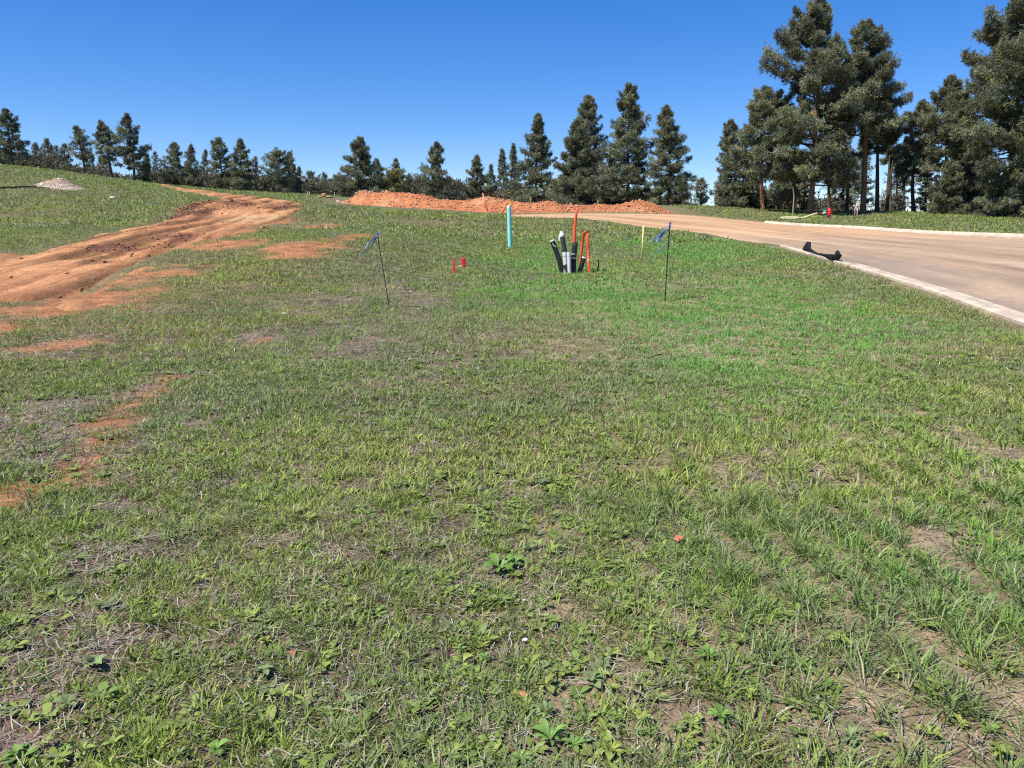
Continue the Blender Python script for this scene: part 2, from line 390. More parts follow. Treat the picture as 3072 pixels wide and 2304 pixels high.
for c0, w0, dp in ((-1.55, 0.28, 0.09), (-0.3, 0.36, 0.13), (1.1, 0.28, 0.08), (2.4, 0.3, 0.10), (3.7, 0.3, 0.1), (-2.8, 0.32, 0.12), (-4.0, 0.3, 0.1)):
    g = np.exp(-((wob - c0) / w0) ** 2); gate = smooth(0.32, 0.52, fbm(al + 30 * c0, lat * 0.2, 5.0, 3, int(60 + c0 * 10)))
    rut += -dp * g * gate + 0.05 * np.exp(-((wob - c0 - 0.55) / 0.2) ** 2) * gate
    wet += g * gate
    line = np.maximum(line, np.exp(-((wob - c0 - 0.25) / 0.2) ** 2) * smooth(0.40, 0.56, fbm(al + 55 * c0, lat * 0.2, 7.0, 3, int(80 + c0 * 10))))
lug = 0.5 + 0.5 * np.sin(al * 2 * math.pi / 0.42)
rut = rut * (0.75 + 0.35 * lug) + (fbm(fx, fy, 0.5, 3, 54) - 0.5) * 0.08 + (fbm(al * 0.25, lat * 2.0, 0.8, 3, 55) - 0.5) * 0.08
fz = terr(fx, fy) + (fbm(fx, fy, 3.5, 3, 23) - 0.5) * 0.12 - 0.20 + 0.24 * edge + rut * edge
# churned darker bank where the track was cut into the hillside
bank = ell(fx, fy, 192, 211, 26, 6) + ell(fx, fy, 232, 205, 34, 3.2) + ell(fx, fy, 283, 208, 16, 3) * 0.8 + ell(fx, fy, 130, 247, 40, 3.2) * 0.8 + ell(fx, fy, 100, 263, 14, 2.5) * 0.6 + ell(fx, fy, 193, 205.5, 16, 3) + ell(fx, fy, 170, 238, 14, 3.5) * 0.9
bank = np.clip(bank, 0, 1)
fz += bank * (fbm(fx, fy, 0.6, 3, 56) - 0.45) * 0.22
n1 = fbm(al * 0.3, lat * 1.2, 1.0, 4, 57)[:, None]; n2 = fbm(fx, fy, 2.5, 3, 58)[:, None]
tcol = np.array((0.43, 0.215, 0.10)) * (0.66 + 0.68 * n1)
redd = np.array((0.42, 0.185, 0.09))
tcol = tcol * (1 - 0.6 * smooth(0.5, 0.7, n2)) + 0.6 * smooth(0.5, 0.7, n2) * redd
pal = np.array((0.52, 0.33, 0.17)); m = (ell(fx, fy, 256, 219, 22, 5))[:, None]
tcol = tcol * (1 - 0.7 * m) + 0.7 * m * pal
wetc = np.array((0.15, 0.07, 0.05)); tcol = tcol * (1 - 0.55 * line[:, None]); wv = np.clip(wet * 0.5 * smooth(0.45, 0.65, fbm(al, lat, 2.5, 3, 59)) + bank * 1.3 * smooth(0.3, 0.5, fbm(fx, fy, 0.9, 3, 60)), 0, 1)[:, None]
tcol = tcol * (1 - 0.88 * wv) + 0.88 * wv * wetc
ntx, nty = len(tx), len(ty); ii = np.arange(ntx * nty).reshape(nty, ntx)
tq = np.stack([ii[:-1, :-1], ii[:-1, 1:], ii[1:, 1:], ii[1:, :-1]], -1).reshape(-1, 4)
tq = tq[keep_v[tq].all(1)]
uq, inv = np.unique(tq, return_inverse=True)
MAT_TRACK = streaked(col_mat('track_soil', 0.95, 0.08, noise=0.25, scales=(3.0, 16.0), bump=0.9, bdist=0.05), 0.22, 2.4, 0.40)
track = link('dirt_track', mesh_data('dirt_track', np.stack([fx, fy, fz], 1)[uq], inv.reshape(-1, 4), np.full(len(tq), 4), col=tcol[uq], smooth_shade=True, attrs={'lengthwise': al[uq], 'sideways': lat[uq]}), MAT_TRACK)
tag(track, 'rutted orange dirt track climbing over the grassy hill on the left', kind='structure')

_oct = np.array([(1, 0, 0), (-1, 0, 0), (0, 1, 0), (0, -1, 0), (0, 0, 0.8), (0, 0, -0.8)]); _octf = np.array([(0, 2, 4), (2, 1, 4), (1, 3, 4), (3, 0, 4), (2, 0, 5), (1, 2, 5), (3, 1, 5), (0, 3, 5)])
pr_ = (np.clip(bank, 0, 1) * 0.9 + 0.08 * np.clip(wet, 0, 1) + 0.01) * (sd < 0.1); pr_ = pr_ / pr_.sum()
pick = RNG.choice(len(fx), 1800, p=pr_); sz = 0.018 + 0.045 * RNG.random(len(pick)) ** 3
cv = (_oct[None] * sz[:, None, None] * RNG.uniform(0.6, 1.4, (len(pick), 6, 1)) + np.stack([fx[pick] + RNG.normal(size=len(pick)) * 0.05, fy[pick] + RNG.normal(size=len(pick)) * 0.05, fz[pick] + sz * 0.35], 1)[:, None]).reshape(-1, 3)
cf = (np.arange(len(pick))[:, None, None] * 6 + _octf[None]).reshape(-1, 3)
tcl = link('track_clods', mesh_data('track_clods', cv, cf, np.full(len(cf), 3), col=np.repeat(tcol[pick] * RNG.uniform(0.7, 1.5, (len(pick), 1)), 6, 0)), MAT_SOIL)
tag(tcl, 'churned clods of red mud along the ruts of the dirt track', kind='stuff')

# ------------------------------------------------------------------ road and kerbs
NS, NW = 260, 70
nc, nt_ = resample(near_c, NS); fc, _ = resample(far_c, NS)
V = []; colr = []
tt = np.linspace(0.0, 1, NW)
RX = nc[:, None, 0] * (1 - tt) + fc[:, None, 0] * tt; RY = nc[:, None, 1] * (1 - tt) + fc[:, None, 1] * tt
rx, ry = RX.ravel(), RY.ravel()
LAT = np.broadcast_to(tt * 11.0, RX.shape).ravel(); ALO = np.broadcast_to(nt_[:, None], RX.shape).ravel()
rz = terr(rx, ry) - 0.10 + 0.10 * np.sin(np.clip(LAT / 11, 0, 1) * math.pi) + (fbm(rx, ry, 2.5, 3, 71) - 0.5) * 0.03
dirtw = smooth(28, 44, ry)                      # bare orange soil towards the turning head
rz += 0.07 * dirtw
streak = fbm(LAT * 2.0, ALO * 0.10, 1.0, 4, 72)[:, None]; blot = fbm(rx, ry, 5, 4, 73)[:, None]
paved = np.array((0.355, 0.25, 0.165)) * (0.42 + 0.95 * streak + 0.2 * blot)
gry = np.array((0.20, 0.165, 0.14)); mg = (smooth(2.6, 0.9, LAT) * 0.65 + smooth(9.2, 10.6, LAT) * 0.6)[:, None] * smooth(0.3, 0.6, fbm(LAT, ALO * 0.3, 1.2, 3, 74))[:, None] * (1 - dirtw[:, None])
paved = paved * (1 - mg) + gry * mg
bare = np.array((0.46, 0.285, 0.16)) * (0.55 + 0.85 * streak)
rc = paved * (1 - dirtw[:, None]) + bare * dirtw[:, None]
ri = np.arange(NS * NW).reshape(NS, NW)
rq = np.stack([ri[:-1, :-1], ri[:-1, 1:], ri[1:, 1:], ri[1:, :-1]], -1).reshape(-1, 4)
MAT_ROAD = streaked(col_mat('dusty_road', 0.9, 0.15, noise=0.12, scales=(1.5, 9.0, 60.0), bump=0.35, bdist=0.02), 0.09, 2.2, 0.10)
road = link('road', mesh_data('road', np.stack([rx, ry, rz], 1), rq, np.full(len(rq), 4), col=rc, smooth_shade=True, attrs={'lengthwise': ALO, 'sideways': LAT}), MAT_ROAD)
tag(road, 'wide dusty tan road curving left towards the dirt berm', kind='structure')

MAT_KERB = noise_mat('kerb_concrete', (0.40, 0.31, 0.225), 0.2, 2.2, 0.88, 0.15, 0.3, 40, c2=(0.52, 0.44, 0.335))
def kerb(name, curve, side, s0, s1, step, label, zoff):
    root = bpy.data.objects.new(name, None); COL.objects.link(root); tag(root, label, kind='structure')
    root.location = (float(curve[0, 0]), float(curve[0, 1]), 0)
    c, t = resample(curve, 1200)
    prof = [(-0.16, -0.35), (-0.15, 0.045), (-0.12, 0.06), (0.02, 0.058), (0.06, 0.045), (0.16, -0.03), (0.24, -0.075), (0.62, -0.062), (0.63, -0.3)]
    s = s0
    while s < s1 - 0.05:
        e = min(s + step, s1) - 0.012; rows = []
        for q in np.linspace(s, e, 8):
            p = np.array([np.interp(q, t, c[:, 0]), np.interp(q, t, c[:, 1])]); p2 = np.array([np.interp(q + 0.05, t, c[:, 0]), np.interp(q + 0.05, t, c[:, 1])])
            tg = (p2 - p) / (np.linalg.norm(p2 - p) + 1e-9); nrm = np.array((tg[1], -tg[0])) * side
            zz = T(p[0], p[1]) + zoff
            rows.append([(p[0] + nrm[0] * o, p[1] + nrm[1] * o, zz + h + (0.01 if 0 < o < 0.2 else 0)) for o, h in prof])
        k = len(prof); V = np.array(rows).reshape(-1, 3) - np.array((*root.location,))
        fcs = [(i * k + j, i * k + j + 1, (i + 1) * k + j + 1, (i + 1) * k + j) for i in range(7) for j in range(k - 1)]
        fcs += [tuple(range(k)), tuple(7 * k + j for j in range(k))[::-1]]
        if side < 0: fcs = [f[::-1] for f in fcs]
        MB().add(V, fcs).build('kerb_section', MAT_KERB, root)
        s += step
    return root
# how far along each curve the kerb starts and ends
def s_at(curve, p):
    c, t = resample(curve, 1200); return t[np.argmin(np.hypot(c[:, 0] - p[0], c[:, 1] - p[1]))]
kerb('kerb', near_c, 1, 2.0, s_at(near_c, P(784, 247, 28)), 3.0, 'pale concrete kerb between the grass and the road', 0.0)
kerb('kerb', far_c, -1, 2.0, s_at(far_c, P(766, 223, 56)), 3.0, 'pale concrete kerb along the far side of the road', 0.06)

# ------------------------------------------------------------------ rocks
def rock_mesh(seed, sub=1, flat=0.7):
    import bmesh
    bm = bmesh.new(); bmesh.ops.create_icosphere(bm, subdivisions=sub, radius=1.0)
    r = random.Random(seed); ax_ = [Vector((r.uniform(-1, 1), r.uniform(-1, 1), r.uniform(-1, 1))).normalized() for _ in range(7)]; cut = [r.uniform(0.55, 0.95) for _ in ax_]
    for v in bm.verts:
        for a, c in zip(ax_, cut):
            d = v.co.dot(a)
            if d > c: v.co -= a * (d - c)
        v.co *= r.uniform(0.93, 1.07); v.co.z *= flat
    me = bpy.data.meshes.new('rock'); bm.to_mesh(me); bm.free()
    return me
MAT_CLAY = noise_mat('clay_rock', (0.50, 0.235, 0.135), 0.3, 4.0, 0.95, 0.1, 0.5, 12)
MAT_PALE = noise_mat('pale_rock', (0.50, 0.35, 0.25), 0.22, 5.0, 0.9, 0.2, 0.4, 20)
MAT_WHITE = noise_mat('white_rock', (0.72, 0.64, 0.56), 0.15, 5.0, 0.9, 0.2, 0.3, 20)
MAT_RED = noise_mat('red_rock', (0.55, 0.20, 0.12), 0.2, 9.0, 0.9, 0.15, 0.4, 30)
ROCK = {}
for mname, mm in (('clay', MAT_CLAY), ('pale', MAT_PALE), ('white', MAT_WHITE), ('red', MAT_RED)):
    ROCK[mname] = []
    for k in range(4):
        me = rock_mesh(k * 7 + len(mname), 2 if k == 3 else 1); me.materials.append(mm); ROCK[mname].append(me)

# ------------------------------------------------------------------ berm of spoil
bfront = np.array([P(*q) for q in ((332, 203, 61), (345, 204.5, 60), (384, 206.8, 58), (432, 209.5, 56.5), (469, 212.4, 55.4), (488, 213.4, 54.8), (511, 213.8, 54.4), (563, 213.2, 54.5), (642, 213.2, 56.5), (668, 213, 57.5), (680, 212.6, 58))])
btop = [(332, 201.5), (342, 195), (349, 191.8), (372, 192.0), (392, 193.4), (406, 195.2), (420, 198), (440, 200), (456, 201), (470, 198.5), (478, 196.3), (486, 199), (500, 201), (520, 202.2), (545, 202.6), (563, 203.2), (586, 205), (606, 205), (631, 204.3), (644, 201.2), (653, 200.8), (665, 203.8), (674, 208), (680, 211.5)]
NB = 420
bf, bt = resample(bfront, NB)
for _ in range(60): bf[1:-1] = 0.25 * bf[:-2] + 0.5 * bf[1:-1] + 0.25 * bf[2:]
bu = CX + F * bf[:, 0] / (bf[:, 1] * CT + (EYE - bf[:, 2]) * ST)
tv = np.interp(bu, [q[0] for q in btop], [q[1] for q in btop])
rows = []; bcol = []
prof = np.linspace(0, 1, 22)
for i in range(NB):
    x, y, z = bf[i]; z = T(x, y) - 0.08
    crest = P(bu[i], tv[i], y + 1.9); h = max(0.12, crest[2] - z)
    a = bf[min(i + 1, NB - 1)] - bf[max(i - 1, 0)]; nrm = np.array((-a[1], a[0])); nrm = nrm / np.linalg.norm(nrm)
    if nrm[1] < 0: nrm = -nrm
    wdt = 1.9
    for p in prof:
        o = p * 2 * wdt + 0.25 * (1 - p)
        hh = h * (smooth(-0.02, 0.5, p) if p <= 0.5 else smooth(1.02, 0.5, p))
        rows.append((x + nrm[0] * (o - 0.3), y + nrm[1] * (o - 0.3), z + hh))
rows = np.array(rows)
bn = (fbm(rows[:, 0] * 1.0, rows[:, 1] * 1.0 + rows[:, 2], 1.3, 4, 81) - 0.5) * 0.5 + (fbm(rows[:, 0], rows[:, 2] * 1.3 + rows[:, 1], 0.28, 3, 82) - 0.5) * 0.16
pp = np.tile(prof, NB); amp = np.sin(np.clip(pp, 0, 1) * math.pi) ** 0.6
rows[:, 2] += bn * amp * 0.75; rows[:, 1] += (fbm(rows[:, 0], rows[:, 2], 0.5, 3, 83) - 0.5) * 0.5 * amp
q1 = fbm(rows[:, 0], rows[:, 1] + rows[:, 2], 2.2, 4, 84)[:, None]; q2 = fbm(rows[:, 0], rows[:, 1] + rows[:, 2] * 2, 0.4, 3, 85)[:, None]
bcol = np.array((0.43, 0.168, 0.074)) * (0.65 + 0.7 * q2); palec = np.array((0.50, 0.26, 0.135))
bcol = bcol * (1 - 0.75 * smooth(0.52, 0.72, q1)) + 0.75 * smooth(0.52, 0.72, q1) * palec
leftg = smooth(-12.6, -13.8, rows[:, 0])[:, None] * 0.7
bcol = bcol * (1 - leftg) + leftg * np.array((0.45, 0.33, 0.24))
bi = np.arange(NB * len(prof)).reshape(NB, len(prof))
bq = np.stack([bi[:-1, :-1], bi[1:, :-1], bi[1:, 1:], bi[:-1, 1:]], -1).reshape(-1, 4)[:, ::-1]
MAT_BERM = col_mat('berm_soil', 0.95, 0.08, noise=0.25, scales=(2.0, 9.0), bump=1.0, bdist=0.08)
b0 = rows[0].copy()
berm = empty('dirt_berm', (0, 56, T(0, 56)), 'long low bank of rough orange clay spoil in front of the pines', 'dirt bank')
bmsh = link('soil_bank', mesh_data('soil_bank', rows - np.array(berm.location), bq, np.full(len(bq), 4), col=bcol, smooth_shade=True), MAT_BERM, berm)
for k in range(230):
    i = RNG.integers(0, NB); j = RNG.choice([1, 2, 2, 3, 3, 4, 5, 6, 7, 8, 9, 10, 11]) if RNG.random() < 0.8 else RNG.integers(8, 12)
    p = rows[i * len(prof) + j]
    kind = 'pale' if (bu[i] < 362 and RNG.random() < 0.75) or RNG.random() < 0.12 else 'clay'
    o = link('rock', ROCK[kind][RNG.integers(0, 3)], None, berm)
    s = 0.035 + 0.12 * RNG.random() ** 3.5
    if bu[i] < 358: s *= 1.25
    o.location = [float(a) for a in (p - np.array(berm.location) + np.array((0, 0, s * 0.2)))]
    o.scale = (s * 1.2, s, s); o.rotation_euler = (RNG.random() * 1, RNG.random() * 1, RNG.random() * 6.28)
# small clods, too many to pick apart
cl = MB(); ico = [tuple(v.co) for v in ROCK['clay'][0].vertices]; icf = [tuple(p.vertices) for p in ROCK['clay'][0].polygons]
octv = np.array([(1, 0, 0), (-1, 0, 0), (0, 1, 0), (0, -1, 0), (0, 0, 0.8), (0, 0, -0.8)]); octf = [(0, 2, 4), (2, 1, 4), (1, 3, 4), (3, 0, 4), (2, 0, 5), (1, 2, 5), (3, 1, 5), (0, 3, 5)]
for k in range(2600):
    i = RNG.integers(0, NB); j = RNG.integers(0, 12); p = rows[i * len(prof) + j] - np.array(berm.location)
    if j == 0: p = p + np.array((RNG.normal() * 0.3, -abs(RNG.normal()) * 0.5, 0.0))
    s = 0.02 + 0.07 * RNG.random() ** 3
    cl.add(octv * s * (0.6 + 0.8 * RNG.random((6, 1))) + p + (0, 0, s * 0.3), octf)
tag(cl.build('clods', MAT_CLAY, berm, sm=False), kind='stuff')

def rock_thing(u, v, size, kind, label, group=None, shape=3, sc=(1.2, 1, 1), sink=0.25, name='rock'):
    p = hit(u, v); s = size * p[1] / F / 2
    o = link(name, ROCK[kind][shape])
    o.location = (float(p[0]), float(p[1]), float(p[2] + s * (0.7 - sink) * sc[2])); o.scale = (s * sc[0], s * sc[1], s * sc[2]); o.rotation_euler = (0.2, 0.1, RNG.random() * 6)
    return tag(o, label, 'rock', group)
rock_thing(678, 545, 12.5, 'red', 'rounded orange stone lying in the foreground grass right of centre', sc=(1.1, 0.9, 0.95), sink=-0.55)
rock_thing(292, 657, 8.5, 'red', 'small brick red stone half hidden in the grass at lower left', sink=-0.4)
rock_thing(524, 601, 5.5, 'white', 'little pinkish white pebble above the bare tan soil', sc=(0.9, 1, 0.8))
rock_thing(627, 707, 8, 'white', 'round whitish pebble on the bare tan soil patch', sc=(1, 1, 0.85))
rock_thing(525, 641, 6, 'white', 'tiny white stone on soil among the broadleaf weeds')
rock_thing(522, 695, 12, 'clay', 'flat pinkish clay lump at the edge of the bare soil patch', sc=(1.3, 1, 0.6), shape=2)
rock_thing(284, 315, 5, 'white', 'white stone in the grass left of the left flag rod')
rock_thing(497, 467, 4, 'red', 'tiny orange stone in the mid grass below the red stakes')
rock_thing(985, 416, 4.5, 'red', 'small orange stone in the grass near the right edge')
rock_thing(62, 568, 9, 'pale', 'pale beige stone in the grass near the left edge', sc=(1.3, 1, 0.7))
rock_thing(112, 198, 5, 'white', 'left one of two white stones on the green hillside', sc=(1.6, 1, 0.6), group='white stones on the hillside')
rock_thing(115.6, 198.2, 4, 'white', 'right one of two white stones on the green hillside', sc=(1.6, 1, 0.6), group='white stones on the hillside')
rock_thing(323.5, 197, 6, 'clay', 'rounded tan boulder standing left of the dirt berm', sc=(1, 1, 1.2), name='boulder')
rock_thing(329, 197.6, 7, 'pale', 'flat pale slab of rock beside the tan boulder', sc=(1.5, 1, 0.35), name='boulder')
rock_thing(319.5, 197.3, 4, 'pale', 'small pale rock at the left foot of the tan boulder', sc=(1.3, 1, 0.5), name='boulder')
rock_thing(265, 229.5, 8, 'clay', 'dark clod of mud at the edge of the dirt track', sc=(1.4, 1, 1.0), shape=1, name='clod')

def heap(name, u0, u1, vbase, vtop, depth, mat, label, cat, colr, seed, stones=0, rock='pale', ratio=0.5, noise=0.15, kindname='stone'):
    a = P(u0, vbase, depth); b = P(u1, vbase, depth); cx, wd = (a[0] + b[0]) / 2, (b[0] - a[0]) / 2; hh = P((u0 + u1) / 2, vtop, depth + 0.5)[2] - T(cx, depth)
    root = empty(name, (cx, depth, T(cx, depth)), label, cat)
    nr, na = 22, 56; V = []
    for i in range(nr):
        r = i / (nr - 1)
        for k in range(na):
            q = 2 * math.pi * k / na; lob = 1 + 0.12 * math.sin(2 * q + seed) + 0.08 * math.sin(5 * q + 2 * seed)
            x, y = r * math.cos(q) * wd * lob, r * math.sin(q) * wd * ratio * 2 * lob * 0.6
            V.append((x, y, T(cx + x, depth + y) - T(cx, depth) - 0.04 + hh * max(0, 1 - r) ** 1.0 * (1 - 0.25 * r)))
    V = np.array(V); nse = (fbm(V[:, 0] + seed, V[:, 1] + V[:, 2], 0.5, 4, seed) - 0.5)
    V[:, 2] += nse * noise * 2
    f = [(i * na + k, i * na + (k + 1) % na, (i + 1) * na + (k + 1) % na, (i + 1) * na + k) for i in range(nr - 1) for k in range(na)]
    f = [q[::-1] for q in f]
    cc = np.array(colr) * (0.7 + 0.6 * fbm(V[:, 0], V[:, 1] + V[:, 2], 0.15, 3, seed + 3))[:, None]
    link('heap', mesh_data('heap', V, np.array(f), np.full(len(f), 4), col=cc, smooth_shade=True), mat, root)
    if stones:
        st = MB()
        for k in range(stones):
            i = RNG.integers(nr // 6, nr); j = RNG.integers(0, na); p = V[i * na + j]; s = (0.02 + 0.05 * RNG.random() ** 2) * wd / 1.6
            st.add(octv * s * (0.6 + 0.8 * RNG.random((6, 1))) + p, octf)
        tag(st.build('stones', {'pale': MAT_PALE, 'clay': MAT_CLAY, 'white': MAT_WHITE}[rock], root, sm=False), kind='stuff')
    return root
MAT_GRAVEL = col_mat('gravel', 0.95, 0.1, noise=0.3, scales=(6.0, 30.0), bump=1.0, bdist=0.06)
heap('gravel_pile', 35, 84, 187.5, 177, 54, MAT_GRAVEL, 'pale grey gravel pile on the green hillside at left', 'gravel pile', (0.50, 0.42, 0.34), 3, 1400, 'pale', 0.5, 0.1)
heap('soil_heap', 764, 784, 247, 242.5, 29.3, MAT_GRAVEL, 'small heap of brown soil where the near kerb ends', 'soil heap', (0.22, 0.15, 0.09), 5, 160, 'clay', 0.35, 0.14)
heap('pink_gravel_heap', 768, 781, 250, 247.2, 27.6, MAT_GRAVEL, 'little spill of pinkish gravel on the grass beside the soil heap', 'gravel', (0.62, 0.42, 0.32), 8, 120, 'pale', 0.4, 0.05)

# ------------------------------------------------------------------ pines
MAT_NEEDLE = col_mat('pine_needles', 0.55, 0.25, transl=0.25)
MAT_BARK = noise_mat('grey_bark', (0.10, 0.078, 0.06), 0.45, 3.0, 0.95, 0.1, 0.8, 14, stretch=(3, 3, 0.5))
MAT_BARKO = noise_mat('orange_bark', (0.24, 0.125, 0.07), 0.5, 3.0, 0.95, 0.1, 0.9, 14, stretch=(3, 3, 0.6))
MAT_TWIG = noise_mat('branch_bark', (0.095, 0.07, 0.052), 0.3, 3.0, 0.95, 0.1)
def tufts(cent, dirs, size, nper, tint, rng, width=0.2):
    """needle tufts: nper narrow triangles fanning out from each centre"""
    n = len(cent); m = n * nper
    c = np.repeat(cent, nper, 0); d = np.repeat(dirs, nper, 0)
    r = rng.normal(size=(m, 3)); r /= np.linalg.norm(r, axis=1, keepdims=True)
    a = r * 0.95 + d * 0.55; a /= np.linalg.norm(a, axis=1, keepdims=True)
    L = np.repeat(size, nper) * rng.uniform(0.65, 1.15, m)
    s = np.cross(a, rng.normal(size=(m, 3))); s /= np.linalg.norm(s, axis=1, keepdims=True)
    w = (L * width * rng.uniform(0.7, 1.2, m))[:, None]
    st = c - a * (L * 0.12)[:, None]; mid = c + a * (L * 0.55)[:, None]
    V = np.stack([st, mid + s * w * 0.5, c + a * L[:, None], mid - s * w * 0.5], 1).reshape(-1, 3)
    Q = np.arange(m * 4).reshape(m, 4)
    return V, Q, np.repeat(np.repeat(tint, nper, 0), 4, 0)

GL, GM, GR = 'pines along the left hill crest', 'pines behind the dirt berm', 'tall pines across the road'
def make_pine(u, vb, vt, d, wpx, label, shape='cone', cb=0.12, dens=1.0, seed=0, ut=None, trunk='grey', group='pines beyond the slope', gap=0.0, tone=1.0, limbs=None, pale=0.0, cat='pine tree', name='pine_tree', rough=0.35):
    rng = np.random.default_rng(seed * 13 + 5)
    p = P(u, vb, d); x, y = p[0], p[1]; z = T(x, y) - 0.15
    top = P(ut if ut is not None else u, vt, d); H = top[2] - z; R = wpx / 2 * d / F * (rng.uniform(1.38, 1.6) if shape == 'cone' else 1.26); pw = rng.uniform(0.58, 0.92); lean = top[0] - x
    root = empty(name, (x, y, z), label, cat, group)
    px = F / d
    r0 = 0.010 * H + 0.07
    bend = rng.normal() * 0.12
    def axis_at(t): return np.array((lean * t ** 1.3 + bend * math.sin(t * 5), 0.1 * bend * t, H * t))
    ts = np.linspace(0, 0.985, 12)
    MB().tube([axis_at(t) for t in ts], [r0 * (1.25 if t == 0 else 1) * (1 - t) ** 0.8 + 0.015 for t in ts], 9).build('trunk', MAT_BARKO if trunk == 'orange' else MAT_BARK, root)
    area = wpx * (vb - vt) * 0.62
    ntuft = int(np.clip(area * (1.5 if shape == 'cone' else 1.4) * dens, 150, 14000))
    nl = limbs or int(np.clip(H * (12 if shape == 'cone' else 7), 50, 190))
    br = MB(); C = []; D = []; SZ = []; TN = []
    per = max(3, ntuft // nl)
    la = 0.12 if shape == 'cone' else 0.3
    lobes = [(rng.random() * 6.28, rng.uniform(1 - la, 1 + la), rng.random()) for _ in range(7)]
    for k in range(nl):
        t = cb + (1 - cb) * ((k + rng.random()) / nl) ** 0.92
        tt_ = (t - cb) / (1 - cb)
        if shape == 'cone': pr = (1 - tt_) ** pw * (0.7 + 0.3 * smooth(0, 0.12, tt_)) + 0.035
        elif shape == 'column': pr = (0.62 + 0.38 * math.sin(tt_ * 2.4 + 0.3)) * (1 - tt_ ** 2.6) + 0.06
        elif shape == 'round': pr = math.sin(min(1, tt_ * 0.93 + 0.12) * math.pi) ** 0.55
        else: pr = (0.5 + 0.5 * math.sin(min(tt_ * 1.25 + 0.45, 1.0) * math.pi * 0.5 + 0.2)) * (1 - tt_ ** 3.2) + 0.07       # old spreading pine
        az = k * 2.399 + rng.normal() * 0.4
        lb = 1.0
        for (qa, qs, qt) in lobes:
            lb *= 1 + (qs - 1) * math.exp(-((tt_ - qt) / 0.12) ** 2) * max(0, math.cos(az - qa))
        L = R * pr * lb * rng.uniform(1 - rough * 1.4, 1.08)
        if gap and rng.random() < gap: L *= rng.uniform(0.25, 0.6)
        el = math.radians(-12 + 50 * tt_ + rng.normal() * 9) if shape != 'old' else math.radians(-4 + 42 * tt_ + rng.normal() * 12)
        b0 = axis_at(t); dv = np.array((math.cos(az) * math.cos(el), math.sin(az) * math.cos(el), math.sin(el)))
        m1 = b0 + dv * L * 0.55; e1 = b0 + dv * L + np.array((0, 0, 0.10 * L))
        if L * px > 3: br.tube([b0, m1, e1], [0.018 * L + 0.02, 0.010 * L + 0.014, 0.008], 4, caps=False)
        nn = max(2, int(per * (0.35 + 1.1 * pr * lb)))
        f = rng.uniform(0.28 if shape != 'old' else 0.42, 1.05, nn) ** 0.8
        side = np.array((-dv[1], dv[0], 0.0)); lat_ = rng.normal(size=nn) * ((0.17 if shape != 'old' else 0.185) * L * (1.2 - 0.75 * f) + 0.05)
        base = b0 + dv * (L * f)[:, None] + np.array((0, 0, 0.10 * L)) * (f ** 2)[:, None]
        cc = base + side * lat_[:, None] + np.stack([np.zeros(nn), np.zeros(nn), rng.normal(size=nn) * ((0.035 if shape != 'old' else 0.045) * L + 0.05) + 0.04], 1)
        C.append(cc); dd = dv * 0.7 + np.array((0, 0, 0.6)) + side * (np.sign(lat_) * 0.5)[:, None]; D.append(dd / np.linalg.norm(dd, axis=1, keepdims=True))
        SZ.append(np.full(nn, 0.235) * rng.uniform(0.8, 1.25, nn) * (0.85 + 0.3 * min(1, R / 3)))
        lt = rng.uniform(0.6, 1.55)
        TN.append(np.tile([lt], (nn, 1)) * rng.uniform(0.8, 1.25, (nn, 1)))
    C = np.vstack(C); D = np.vstack(D); SZ = np.concatenate(SZ); TN = np.vstack(TN)
    # leader
    C = np.vstack([C, [axis_at(0.96 + 0.04 * q) for q in rng.random(8)]]); D = np.vstack([D, np.tile((0, 0, 1.0), (8, 1))]); SZ = np.concatenate([SZ, np.full(8, 0.20)]); TN = np.vstack([TN, np.ones((8, 1))])
    g0 = np.array((0.175, 0.185, 0.110)); g1 = np.array((0.225, 0.220, 0.095)); g2 = np.array((0.160, 0.185, 0.140)); mixr = rng.random((len(C), 1)); 
    tone = tone * (0.98 if group == GR else 1.0); col = np.where(mixr < 0.5, g0, np.where(mixr < 0.75, g1, g2)) * TN * tone
    if pale: col = col * (1 - pale) + pale * np.array((0.21, 0.20, 0.075)) * TN
    Vv, Q, cc = tufts(C, D, SZ * 1.08, 13, col, rng, 0.15)
    if br.k: br.build('branches', MAT_TWIG, root)
    link('crown', mesh_data('crown', Vv, Q, np.full(len(Q), 4), col=cc), MAT_NEEDLE, root)
    return root

